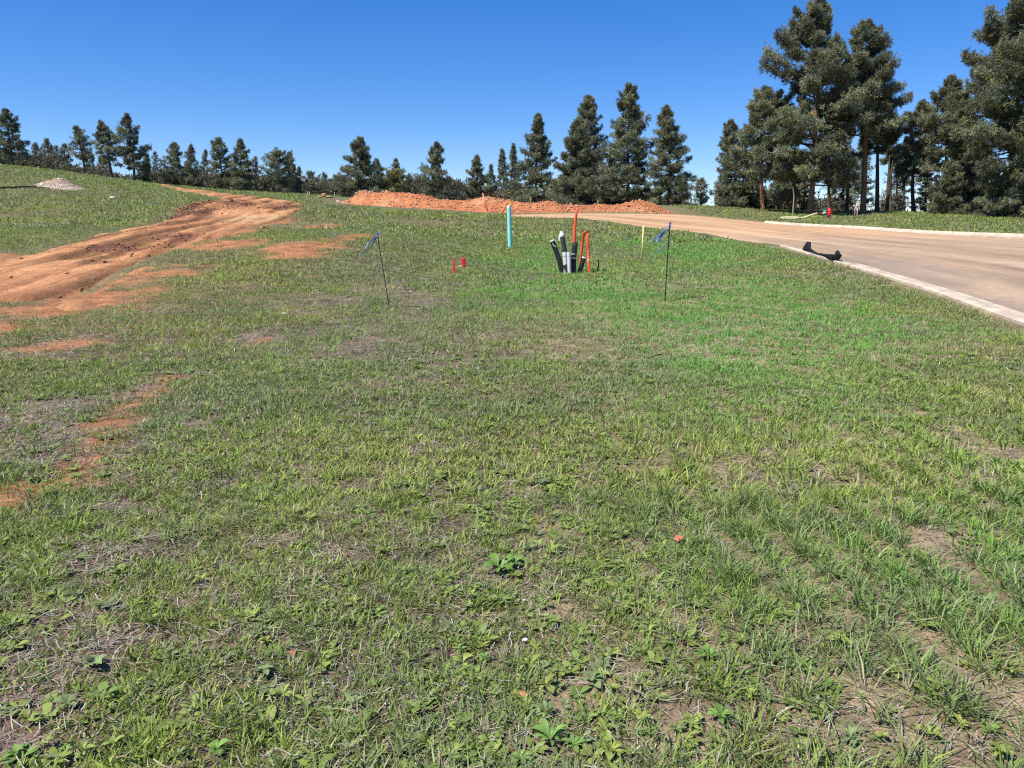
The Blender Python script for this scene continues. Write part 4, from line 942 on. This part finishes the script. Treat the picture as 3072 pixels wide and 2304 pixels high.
for k, (uu, tp, lab) in enumerate(((307.5, 191.5, 'thin weathered fence post at the far left of the berm'), (309.5, 192, 'second thin fence post close beside the first one left of the berm'), (334.5, 192, 'thin fence post just left of the high end of the berm'))):
    lath(uu, 199, uu, tp, 0.7, MAT_DEADW, lab, d=66, group='fence posts left of the berm', name='post', cat='post')
M_PLATH = noise_mat('weathered_lath', (0.62, 0.45, 0.33), 0.2, 8, 0.85, 0.15)
lath(853.6, 218.6, 857.3, 201.5, 0.9, M_PLATH, 'left lath of the leaning pair with pink ribbon right of the hydrant', ribbon_mat=M_PINK, rv=209, group='leaning laths by the hydrant')
lath(856.3, 218.2, 858.8, 203.0, 0.9, M_PLATH, 'right lath of the leaning pair with pink ribbon near the hydrant', ribbon_mat=M_PINK, rv=206, group='leaning laths by the hydrant')

# hydrant
g = hit(828.8, 218.4); hs_ = 9.9 * g[1] / F / 0.80
rt = empty('fire_hydrant', g, 'red fire hydrant on the grass across the road', 'fire hydrant')
def sc_(prof): return [(r * hs_, z * hs_) for r, z in prof]
MB().lathe(sc_([(0.17, -0.06), (0.17, 0.05), (0.12, 0.06), (0.115, 0.26), (0.16, 0.27), (0.16, 0.31), (0.13, 0.32), (0.13, 0.56), (0.155, 0.57), (0.155, 0.60)]), sides=16).build('body', M_RED, rt)
MB().lathe(sc_([(0.15, 0.60), (0.145, 0.66), (0.11, 0.73), (0.05, 0.77), (0.035, 0.775), (0.035, 0.82)]), sides=16).build('bonnet', M_RED, rt)
for dv in ((1, 0, 0), (-1, 0, 0), (0.1, -1, 0)):
    dvv = np.array(dv, float); dvv /= np.linalg.norm(dvv); c = np.array((0, 0, 0.45 * hs_)); big = 0.085 if dv[1] < -0.5 else 0.065
    MB().tube([c + dvv * 0.1 * hs_, c + dvv * 0.17 * hs_, c + dvv * 0.171 * hs_, c + dvv * 0.225 * hs_], [big * .8 * hs_, big * .8 * hs_, big * hs_, big * .95 * hs_], 12).build('nozzle_cap', M_RED, rt)
# fittings and pale hose
M_HOSE = pl_mat('pale_hose', (0.62, 0.60, 0.38), 0.5, 0.12)
M_TURQ = pl_mat('turquoise_fitting', (0.10, 0.36, 0.32), 0.5, 0.2)
hp = [P(u, v, g[1] - 0.4) for (u, v) in ((825.5, 212.8), (821.5, 213.6), (817, 213.4), (812, 214.6), (805, 217.2))]
hp2 = [hit(*q) + np.array((0, 0, 0.06)) for q in ((801, 218.6), (796, 219.2), (788, 219.2), (782, 218.9), (781, 218.2), (784, 217.8), (792, 218.0), (799, 218.2))]
hb = np.array(hp[0]); rt = empty('hose', hb, 'pale hose running from the hydrant to a flat loop in the grass', 'hose')
MB().tube(catmull(np.array(hp + hp2), 60) - hb, 0.055, 7).build('hose_wall', M_HOSE, rt)
MB().tube([np.array(hp[2]) - hb, np.array(hp[1]) - hb], 0.085, 8).build('red_coupling', M_RDARK, rt)
mt = np.array(P(824.8, 211.6, g[1] - 0.3)) - hb
MB().lathe([(0.05, -0.12), (0.11, -0.10), (0.12, 0.06), (0.06, 0.10), (0.05, 0.18), (0.12, 0.19), (0.12, 0.22)], mt, 10).build('turquoise_valve', M_TURQ, rt)

# crumpled black fabric on the kerb
def bz(x, y): return 766.67 + x * 0.05124, 226.67 + y * 0.05124
gk = hit(*bz(1060, 590)); db = gk[1]
rt = empty('black_liner', gk, 'crumpled black fabric liner lying folded on the kerb', 'fabric liner')
def crumple(outline, name, thick, seed, dd=0.0, slope=0.0):
    r = random.Random(seed); n = len(outline); V = []
    for k, off in enumerate((0.0, 0.5, 1.0)):
        sc2 = (1.0, 1.02, 0.82)[k]; cx_ = sum(q[0] for q in outline) / n; cy_ = max(q[1] for q in outline)
        for (x, y) in outline:
            x2 = cx_ + (x - cx_) * sc2 + r.uniform(-9, 9); y2 = cy_ + (y - cy_) * sc2 + r.uniform(-7, 7) * (k > 0)
            dloc = db + dd - slope * (x - 1060) / 350.0
            V.append(np.array(P(*bz(x2, y2), dloc)) + np.array((0, thick * off + r.uniform(-.02, .02), 0)) - gk)
    f = [tuple(range(n))[::-1], tuple(2 * n + i for i in range(n))]
    for k in range(2):
        for i in range(n):
            j = (i + 1) % n; f.append((k * n + i, k * n + j, (k + 1) * n + j, (k + 1) * n + i))
    return MB().add(V, f).build(name, M_FABRIC, rt, sm=False)
crumple([(760, 545), (752, 410), (790, 345), (818, 300), (862, 300), (866, 425), (905, 462), (900, 560)], 'upright_flap', 0.30, 1, -0.1, 2.3)
crumple([(880, 566), (885, 450), (960, 492), (1040, 536), (1085, 518), (1132, 560), (1118, 600), (1000, 590)], 'middle_fold', 0.35, 2, -0.15, 2.3)
crumple([(1128, 604), (1165, 545), (1265, 538), (1380, 540), (1400, 570), (1405, 648), (1300, 640)], 'flat_fold', 0.40, 3, -0.2, 2.3)
crumple([(1378, 640), (1388, 545), (1405, 466), (1440, 520), (1476, 562), (1440, 610), (1408, 650)], 'pointed_fold', 0.22, 4, -0.2, 2.3)

# thin dark strip across the left hillside, drawn as a long tube
sp = [hit(u, v) + np.array((0, 0, 0.05)) for (u, v) in ((-25, 188.6), (0, 188.4), (14, 188.0), (24, 187.4), (36, 187.6), (50, 188.8))]
sb = np.array(sp[1]); rt = empty('dark_strip', sb, 'long thin dark strip lying in the grass below the gravel pile', 'pipe')
MB().tube(catmull(np.array(sp), 40) - sb, [0.055] * 32 + [0.035] * 8, 7).build('pipe_wall', M_BLACK, rt)

# ------------------------------------------------------------------ foreground weeds
def gnd(x, y):
    r = np.hypot(x, y)
    m_ = (fbm(x, y, 0.55, 4, 21) - 0.5) * 0.05 + (fbm(x, y, 0.16, 2, 22) - 0.5) * 0.035
    return terr(x, y) + m_ * smooth(40, 12, r) + (fbm(x, y, 3.5, 3, 23) - 0.5) * 0.12 * smooth(3, 9, r)
# broadleaf weeds of the foreground, each a rosette of leaves
def leaf_mesh(name, L, wd, mat, tip=0.35, curl=0.25):
    rows_ = [(0.0, 0.10), (0.18, 0.28), (0.40, 0.72), (0.62, 1.0), (0.82, 0.82), (1.0, 0.08)]
    V = []
    for t, w in rows_:
        z = L * (0.30 * math.sin(t * 2.2) - curl * t * t); xx = L * t
        V += [(xx, -wd * w * 0.5, z + 0.12 * wd * w), (xx, 0, z), (xx, wd * w * 0.5, z + 0.12 * wd * w)]
    f = []
    for i in range(len(rows_) - 1):
        a = i * 3; f += [(a, a + 3, a + 4, a + 1), (a + 1, a + 4, a + 5, a + 2)]
    me = MB().add(V, f).data(name, True); me.materials.append(mat); return me
def leaf_mat(name, c):
    m, N, L, b = node_mat(name, 0.5, 0.35)
    tc = N.new('ShaderNodeTexCoord'); n = N.new('ShaderNodeTexNoise'); n.inputs['Scale'].default_value = 45; L.new(tc.outputs['Object'], n.inputs['Vector'])
    oi = N.new('ShaderNodeObjectInfo'); mr = N.new('ShaderNodeMapRange'); mr.inputs['To Min'].default_value = 0.7; mr.inputs['To Max'].default_value = 1.3; L.new(oi.outputs['Random'], mr.inputs[0])
    r = N.new('ShaderNodeValToRGB'); r.color_ramp.elements[0].color = (c[0] * .75, c[1] * .78, c[2] * .75, 1); r.color_ramp.elements[1].color = (c[0] * 1.2, c[1] * 1.2, c[2] * 1.2, 1)
    L.new(n.outputs[0], r.inputs[0]); v = N.new('ShaderNodeVectorMath'); v.operation = 'SCALE'; L.new(r.outputs[0], v.inputs[0]); L.new(mr.outputs[0], v.inputs['Scale'])
    L.new(v.outputs[0], b.inputs['Base Color']); t = N.new('ShaderNodeBsdfTranslucent'); L.new(v.outputs[0], t.inputs['Color'])
    mx = N.new('ShaderNodeMixShader'); mx.inputs[0].default_value = 0.22; L.new(b.outputs[0], mx.inputs[1]); L.new(t.outputs[0], mx.inputs[2]); L.new(mx.outputs[0], N['Material Output'].inputs['Surface'])
    return m
LM = {'bright': leaf_mat('bright_leaf', (0.17, 0.29, 0.060)), 'yellow': leaf_mat('yellowish_leaf', (0.26, 0.31, 0.070)), 'grey': leaf_mat('grey_leaf', (0.20, 0.26, 0.10))}
LEAF = {k: [leaf_mesh('leaf', 1.0, w, m, curl=c) for w, c in ((0.34, 0.18), (0.46, 0.28), (0.26, 0.10))] for k, m in LM.items()}
WEEDS = []
def weed(u, v, size, kind, label, group, nl=None, upright=0.5, jitter=True):
    p = hit(u, v); p[2] = gnd(np.array([p[0]]), np.array([p[1]]))[0]
    root = empty('broadleaf_weed', p, label, 'weed', group); S_ = size * math.hypot(p[1], EYE) / F / 2
    S_ *= 1.02; WEEDS.append((p[0], p[1], S_))
    nl = nl or random.randint(8, 13); a0 = random.random() * 6
    for k in range(nl):
        o = link('leaf', LEAF[kind][random.randint(0, 2)], None, root); s = S_ * random.uniform(0.6, 1.05)
        tl = random.uniform(0.05, 0.55) * upright * 2
        o.rotation_euler = (random.uniform(-.25, .25), -tl, a0 + k * 2.399 + random.uniform(-.3, .3)); o.scale = (s, s * random.uniform(0.85, 1.25), s); o.location = (0, 0, 0.012 + 0.05 * S_)
    return root
def c7(x, y): return (1000 + x * .452) / 3, (1700 + y * .452) / 3
def c8(x, y): return (2072 + x * .452) / 3, (1700 + y * .452) / 3
def c6(x, y): return (x * .452) / 3, (1700 + y * .452) / 3
W7 = [((1410, 990), 24, 'grey', 'rosette weed alone on the left part of the bare tan soil'), ((1410, 800), 28, 'yellow', 'leafy weed at the upper left rim of the bare soil'), ((1720, 800), 30, 'grey', 'many leaved rosette weed at the upper rim of the bare soil'),
      ((1850, 860), 18, 'yellow', 'small weed right of the many leaved rosette, casting a stalk shadow'), ((1540, 930), 16, 'grey', 'left one of two rosettes growing together on the bare soil'), ((1630, 935), 16, 'yellow', 'right one of two rosettes growing together on the bare soil'),
      ((1440, 1190), 42, 'bright', 'largest bright green weed at the bottom centre'), ((1590, 1225), 24, 'bright', 'broad leaved green weed right of the largest bright weed'), ((1800, 1110), 32, 'yellow', 'yellow green leafy clump below the bare soil'),
      ((1100, 50), 38, 'bright', 'bright green leafy patch in the middle of the foreground'), ((1190, 30), 26, 'bright', 'right hand part of the bright leafy patch in mid foreground'), ((2090, 460), 24, 'yellow', 'round weed at the right rim of the straw patch'),
      ((860, 660), 26, 'yellow', 'weed with pale broad leaves left of centre bottom'), ((1000, 620), 18, 'bright', 'small bright weed beside the pale broad leaves'), ((1850, 1290), 34, 'yellow', 'wide yellowish weed at the bottom edge right of centre'), ((1250, 1320), 24, 'bright', 'bright weed cut by the bottom edge left of the largest weed'),
      ((2040, 1050), 26, 'yellow', 'yellowish weed on the right rim of the bare soil')]
for (xy, s, kd, lab) in W7: weed(*c7(*xy), s, kd, lab, 'broadleaf weeds around the bare soil patch', upright=0.55)
W8 = [((120, 640), 30, 'bright', 'bright cabbage like weed left of the sown grass rows'), ((980, 520), 32, 'yellow', 'spreading weed between the sown grass rows, upper middle'), ((1340, 740), 24, 'yellow', 'weed right of the second sown grass row'), ((1640, 840), 26, 'yellow', 'weed on bare soil among the right hand grass'),
      ((1780, 1070), 22, 'yellow', 'small weed above the straw patch at the lower right'), ((2120, 720), 26, 'yellow', 'weed near the right edge below the upper one'), ((2020, 520), 22, 'yellow', 'upper weed near the right edge of the foreground'), ((400, 860), 20, 'yellow', 'low weed left of the tall grass clump'), ((200, 1060), 30, 'bright', 'bright green weed at the bottom left of the sown rows'),
      ((1060, 1180), 22, 'grey', 'greyish rosette between two sown rows near the bottom'), ((1580, 1140), 28, 'yellow', 'big weed low down among the right grass'), ((2050, 1290), 30, 'yellow', 'weed cut by the bottom edge at the far right')]
for (xy, s, kd, lab) in W8: weed(*c8(*xy), s, kd, lab, 'broadleaf weeds among the sown rows', upright=0.6)
W6 = [((630, 660), 30, 'grey', 'star shaped pale weed in the lower left grass'), ((1750, 720), 26, 'grey', 'greyish weed between the lower left and centre'), ((1880, 850), 28, 'yellow', 'yellowish leafy clump left of centre bottom'), ((450, 950), 26, 'grey', 'weed beside the bare brown soil at lower left'), ((190, 1030), 24, 'yellow', 'weed left of the bare brown soil at lower left'),
      ((110, 1260), 26, 'bright', 'weed with big pale leaves in the bottom left corner'), ((560, 1240), 22, 'yellow', 'small weed at the bottom edge, lower left'), ((760, 1190), 24, 'yellow', 'weed at the bottom edge right of the lower left soil'), ((1440, 1230), 26, 'bright', 'bright leafed weed at the bottom edge left of centre'), ((1340, 100), 20, 'yellow', 'small weed right of the upper left straw patches'), ((190, 390), 20, 'yellow', 'little yellowish weed near the left edge'), ((1050, 280), 20, 'yellow', 'little weed above the star shaped pale weed'), ((1770, 540), 16, 'yellow', 'tiny weed above the greyish weed')]
for (xy, s, kd, lab) in W6: weed(*c6(*xy), s, kd, lab, 'broadleaf weeds in the lower left grass', upright=0.6)
for k in range(70):
    u, v = random.uniform(30, 1000), random.uniform(470, 760)
    if u < 330 and v < 560: continue
    weed(u, v, random.uniform(10, 17) * (v / 620), random.choice(['yellow', 'yellow', 'grey', 'bright']), 'very small broadleaf seedling half hidden in the foreground grass', 'small seedlings in the foreground grass', nl=random.randint(5, 8), upright=0.7)

# ------------------------------------------------------------------ grass, straw, weeds
MAT_GRASS = col_mat('grass_blades', 0.55, 0.22, transl=0.27)
MAT_STRAW = col_mat('dry_straw', 0.75, 0.2)
rng = np.random.default_rng(77)
def wedge(n, d0, d1, half=0.92):
    y = np.sqrt(rng.uniform(d0 * d0, d1 * d1, n)); x = y * rng.uniform(-half, half, n) + rng.normal(size=n) * 0.35
    return x, y
def lush(x, y):
    g = np.zeros_like(x)
    for q in GREENZ: g = np.maximum(g, ell(x, y, *q, soft=0.8))
    return g
def tint(x, y, n):
    """blade colours: three greens whose share drifts over the slope"""
    a = np.array((0.195, 0.250, 0.095)); b = np.array((0.165, 0.240, 0.042)); c = np.array((0.265, 0.325, 0.070)); e = np.array((0.120, 0.330, 0.052))
    w = fbm(x, y, 1.6, 3, 101)[:, None] + (rng.random((n, 1)) - 0.5) * 0.5
    col = np.where(w < 0.42, a, np.where(w < 0.62, b, c)) * rng.uniform(0.7, 1.3, (n, 1))
    g = lush(x, y)[:, None] * (rng.random((n, 1)) < 0.9)
    col = col * (1 - 0.85 * g) + e * 0.85 * g * rng.uniform(0.8, 1.35, (n, 1))
    dry = (rng.random((n, 1)) < 0.13) * (1 - 0.6 * g)
    col = col * (1 - dry) + dry * np.array((0.34, 0.30, 0.19)) * rng.uniform(0.7, 1.2, (n, 1))
    return col
def cover(x, y):
    """share of blades that stand at each spot: thin on bare patches, none on road, track or berm"""
    o, l, t = patches(x, y); keep = 1 - 0.93 * o; keep *= (1 - 0.86 * l) * (1 - 0.93 * t)
    n_ = fbm(x, y, 0.8, 3, 111) * 0.6 + fbm(x, y, 3.0, 2, 112) * 0.4
    keep *= smooth(0.22, 0.44, n_) * 0.6 + 0.4
    keep *= 1 - 0.22 * smooth(0.5, 0.62, fbm(x, y, 0.33, 3, 113)) * (y < 14)
    sdr = sdist(x, y, road_poly_lo); keep *= smooth(0.05, 0.45, sdr - 0.14)
    sdt = sdist(x, y, trk_poly[::2]) + (fbm(x, y, 1.1, 4, 51) - 0.5) * 1.3; keep *= smooth(-1.3, 0.9, sdt) ** 1.5
    dirt = np.maximum(smooth(2.8, 0.2, sdist(x, y, trk_poly[::2])) * (y < 34) * 0.6, 0); keep *= 1 - dirt * 0.7
    near = np.where(y < 9)[0]
    for (wx_, wy_, ws_) in WEEDS:
        keep[near] *= 0.12 + 0.88 * smooth(0.75 * ws_, 1.15 * ws_, np.hypot(x[near] - wx_, y[near] - wy_))
    # strip left bare along the foot of the berm
    keep *= np.where((y > 52) & (x > -14) & (x < 15), 0.0, 1.0)
    keep *= np.where((x > -16) & (x < 15) & (y > np.interp(x, [-16, -13, -5, -2, 2], [60, 58.5, 55.5, 52.5, 50])), 0.0, 1.0)
    return keep
def blades(x, y, h, w, lean, az, col, segs):
    n = len(x); z = gnd(x, y) - 0.008
    fa = az + rng.normal(size=n) * 0.5; ca, sa = np.cos(az), np.sin(az); wx, wy = -np.sin(fa) * w * 0.5, np.cos(fa) * w * 0.5
    tipx, tipy, tipz = x + ca * h * lean, y + sa * h * lean, z + h * np.sqrt(np.clip(1 - (lean * 0.85) ** 2, 0.06, 1))
    if segs == 1:
        V = np.stack([np.stack([x - wx, y - wy, z], 1), np.stack([x + wx, y + wy, z], 1), np.stack([tipx, tipy, tipz], 1)], 1).reshape(-1, 3)
        return V, np.arange(n * 3).reshape(n, 3), np.full(n, 3), np.repeat(col, 3, 0)
    mx, my, mz = x + ca * h * lean * 0.36, y + sa * h * lean * 0.36, z + (tipz - z) * 0.62
    V = np.stack([np.stack([x - wx * .7, y - wy * .7, z], 1), np.stack([x + wx * .7, y + wy * .7, z], 1), np.stack([mx + wx, my + wy, mz], 1), np.stack([mx - wx, my - wy, mz], 1), np.stack([tipx, tipy, tipz], 1)], 1).reshape(-1, 3)
    b = np.arange(n)[:, None] * 5
    loops = np.concatenate([b + np.array((0, 1, 2, 3)), b + np.array((3, 2, 4))], 1)
    return V, loops, np.tile((4, 3), n), np.repeat(col, 5, 0)
def grass_band(ntuft, d0, d1, per, hm, wm, spread, segs, half=0.92):
    x, y = wedge(ntuft, d0, d1, half)
    k = rng.random(ntuft) < cover(x, y)
    # sown rows run away from the camera on the right of the foreground
    if d1 < 9:
        row = 0.5 + 0.5 * np.cos((x + 0.05 * np.sin(y * 1.7)) * 2 * math.pi / 0.235)
        rw = smooth(0.2, 1.2, x) * smooth(8, 4, y)
        k &= rng.random(ntuft) < (1 - rw) + rw * (0.08 + 1.0 * row ** 2)
    x, y = x[k], y[k]; n = len(x)
    th = hm * rng.uniform(0.6, 1.25, n) * (0.75 + 0.5 * fbm(x, y, 1.0, 2, 131))
    if d1 < 9: th *= 1 + 0.7 * smooth(0.3, 1.2, x) * smooth(7, 4, y)
    tc = tint(x, y, n); sp_ = spread * rng.uniform(0.5, 1.3, n)
    X = np.repeat(x, per) + rng.normal(size=n * per) * np.repeat(sp_, per); Y = np.repeat(y, per) + rng.normal(size=n * per) * np.repeat(sp_, per)
    m_ = n * per
    out = np.arctan2(Y - np.repeat(y, per), X - np.repeat(x, per)) + rng.normal(size=m_) * 0.7
    lean = np.clip(np.abs(rng.normal(0.90, 0.26, m_)), 0.05, 1.14)
    h = np.repeat(th, per) * rng.uniform(0.55, 1.25, m_); w = wm * rng.uniform(0.6, 1.4, m_)
    col = np.repeat(tc, per, 0) * rng.uniform(0.75, 1.3, (m_, 1))
    return blades(X, Y, h, w, lean, out, col, segs)
parts = [grass_band(18000, 1.0, 4.2, 13, 0.066, 0.0050, 0.026, 2),
         grass_band(27000, 4.2, 8.5, 10, 0.066, 0.0070, 0.035, 2),
         grass_band(34000, 8.5, 16, 8, 0.085, 0.013, 0.05, 1),
         grass_band(50000, 16, 32, 7, 0.10, 0.024, 0.08, 1),
         grass_band(60000, 32, 75, 5, 0.18, 0.06, 0.16, 1, 0.95)]
V = []; Lp = []; Sz = []; Cc = []; k0 = 0
for (v, l, s, c) in parts:
    V.append(v); Lp.append((l + k0).ravel()); Sz.append(s); Cc.append(c); k0 += len(v)
grass = link('grass', mesh_data('grass', np.vstack(V), np.concatenate(Lp), np.concatenate(Sz), col=np.vstack(Cc)), MAT_GRASS)
tag(grass, 'thin green grass growing over the whole slope', None, kind='stuff')
print('grass faces', len(np.concatenate(Sz)))

def straw_band(n, d0, d1, Lm, wm, half=0.92):
    x, y = wedge(n, d0, d1, half); o, l, t = patches(x, y)
    nz = fbm(x, y, 0.5, 3, 141); sdr = sdist(x, y, road_poly_lo); sdt = sdist(x, y, trk_poly[::2])
    k = (rng.random(n) < 0.22 + 0.78 * l + 0.35 * smooth(0.45, 0.65, nz) + 0.15 * t - 0.5 * o) & (sdr > 0.25) & (sdt > 0.2)
    x, y = x[k], y[k]; n = len(x); z = gnd(x, y) + rng.uniform(0.0, 0.022, n)
    L = Lm * rng.uniform(0.3, 1.3, n); a = rng.random(n) * 6.28; w = wm * rng.uniform(0.5, 1.4, n); cv = rng.normal(size=n) * 0.25
    dx, dy = np.cos(a), np.sin(a); dz = rng.normal(size=n) * 0.16
    def pt(f, s, bow): return np.stack([x + dx * L * f - dy * (w * s + bow * L), y + dy * L * f + dx * (w * s + bow * L), z + dz * L * f + 0.004], 1)
    V = np.stack([pt(-.5, -.5, 0), pt(-.5, .5, 0), pt(0, .5, cv * 0.3), pt(0, -.5, cv * 0.3), pt(.5, .4, 0), pt(.5, -.4, 0)], 1).reshape(-1, 3)
    b = np.arange(n)[:, None] * 6; loops = np.concatenate([b + np.array((0, 3, 2, 1)), b + np.array((3, 5, 4, 2))], 1)
    base = np.array((0.44, 0.38, 0.28)); br_ = np.array((0.22, 0.15, 0.11)); gr_ = np.array((0.30, 0.29, 0.25)); q = rng.random((n, 1))
    col = np.where(q < 0.25, base, np.where(q < 0.65, br_, gr_)) * rng.uniform(0.7, 1.35, (n, 1))
    return V, loops, np.tile((4, 4), n), np.repeat(col, 6, 0)
parts = [straw_band(30000, 1.0, 4.0, 0.075, 0.0026), straw_band(34000, 4.0, 8.0, 0.09, 0.0038), straw_band(30000, 8.0, 15, 0.11, 0.007), straw_band(18000, 15, 30, 0.15, 0.013)]
V = []; Lp = []; Sz = []; Cc = []; k0 = 0
for (v, l, s, c) in parts:
    V.append(v); Lp.append((l + k0).ravel()); Sz.append(s); Cc.append(c); k0 += len(v)
straw = link('straw_litter', mesh_data('straw_litter', np.vstack(V), np.concatenate(Lp), np.concatenate(Sz), col=np.vstack(Cc)), MAT_STRAW)
tag(straw, 'pale dry straw and dead stems scattered between the grass', None, kind='stuff')

# low leafy weeds too many to count, woven through the turf near the camera
def leaf_carpet(n, d0, d1, L0):
    x, y = wedge(n, d0, d1); nz = fbm(x, y, 0.7, 3, 161); sdr = sdist(x, y, road_poly_lo)
    k = (rng.random(n) < 0.25 + 0.75 * smooth(0.42, 0.62, nz)) & (sdr > 0.3) & (sdist(x, y, trk_poly[::2]) > 0.5); x, y = x[k], y[k]; n = len(x)
    nl = 7; X = np.repeat(x, nl); Y = np.repeat(y, nl); m = len(X); S0 = np.repeat(L0 * rng.uniform(0.5, 1.3, n), nl) * rng.uniform(0.7, 1.1, m)
    a = np.tile(np.arange(nl) * 2.399, n) + np.repeat(rng.random(n) * 6.28, nl) + rng.normal(size=m) * 0.25; el = rng.uniform(0.15, 0.85, m); Z = gnd(X, Y) + 0.008
    dx, dy = np.cos(a), np.sin(a); W_ = S0 * rng.uniform(0.16, 0.3, m)
    def pt(t, s_, h): return np.stack([X + dx * S0 * t - dy * W_ * s_, Y + dy * S0 * t + dx * W_ * s_, Z + S0 * h], 1)
    V = np.stack([pt(0.02, -.25, 0), pt(0.02, .25, 0), pt(.5, 1, 0.5 * el), pt(.5, -1, 0.5 * el), pt(.85, .75, 0.62 * el), pt(.85, -.75, 0.62 * el), pt(1.02, 0, 0.6 * el)], 1).reshape(-1, 3)
    b = np.arange(m)[:, None] * 7; loops = np.concatenate([b + np.array((0, 1, 2, 3)), b + np.array((3, 2, 4, 5)), b + np.array((5, 4, 6))], 1)
    q = np.repeat(rng.random((n, 1)), nl, 0)
    col = np.where(q < 0.5, np.array((0.25, 0.31, 0.075)), np.where(q < 0.8, np.array((0.19, 0.27, 0.07)), np.array((0.20, 0.25, 0.11)))) * rng.uniform(0.7, 1.25, (m, 1))
    return V, loops, np.tile((4, 4, 3), m), np.repeat(col, 7, 0)
parts = [leaf_carpet(1900, 1.2, 4.2, 0.042), leaf_carpet(2600, 4.2, 9.0, 0.048)]
V = []; Lp = []; Sz = []; Cc = []; k0 = 0
for (v, l, s, c) in parts:
    V.append(v); Lp.append((l + k0).ravel()); Sz.append(s); Cc.append(c); k0 += len(v)
lw = link('leafy_ground_cover', mesh_data('leafy_ground_cover', np.vstack(V), np.concatenate(Lp), np.concatenate(Sz), col=np.vstack(Cc), smooth_shade=True), MAT_GRASS)
tag(lw, 'small yellow green leafy weeds woven through the foreground turf', None, kind='stuff')

# loose crumbs of soil and pebbles on the bare patches near the camera
x, y = wedge(9000, 1.2, 7.0); o, l, t = patches(x, y); k = rng.random(len(x)) < 0.12 + 0.7 * t + 0.5 * l; x, y = x[k], y[k]; z = gnd(x, y)
s = 0.003 + 0.009 * rng.random(len(x)) ** 3; n = len(x)
V = (octv[None] * s[:, None, None] * rng.uniform(0.6, 1.3, (n, 6, 1)) + np.stack([x, y, z + s * 0.3], 1)[:, None]).reshape(-1, 3)
Lp = (np.arange(n)[:, None, None] * 6 + np.array(octf)[None]).reshape(-1, 3)
cc, _, _, _ = soil_colour(x, y, np.hypot(x, y)); cc = cc * rng.uniform(0.8, 1.5, (n, 1))
cr = link('soil_crumbs', mesh_data('soil_crumbs', V, Lp, np.full(len(Lp), 3), col=np.repeat(cc, 6, 0)), MAT_SOIL); tag(cr, 'loose soil crumbs on the bare ground', None, kind='stuff')


print('triangles', sum(sum(len(p.vertices) - 2 for p in me.polygons) for me in bpy.data.meshes if len(me.polygons) < 20000) + sum(len(me.loops) - 2 * len(me.polygons) for me in bpy.data.meshes if len(me.polygons) >= 20000))
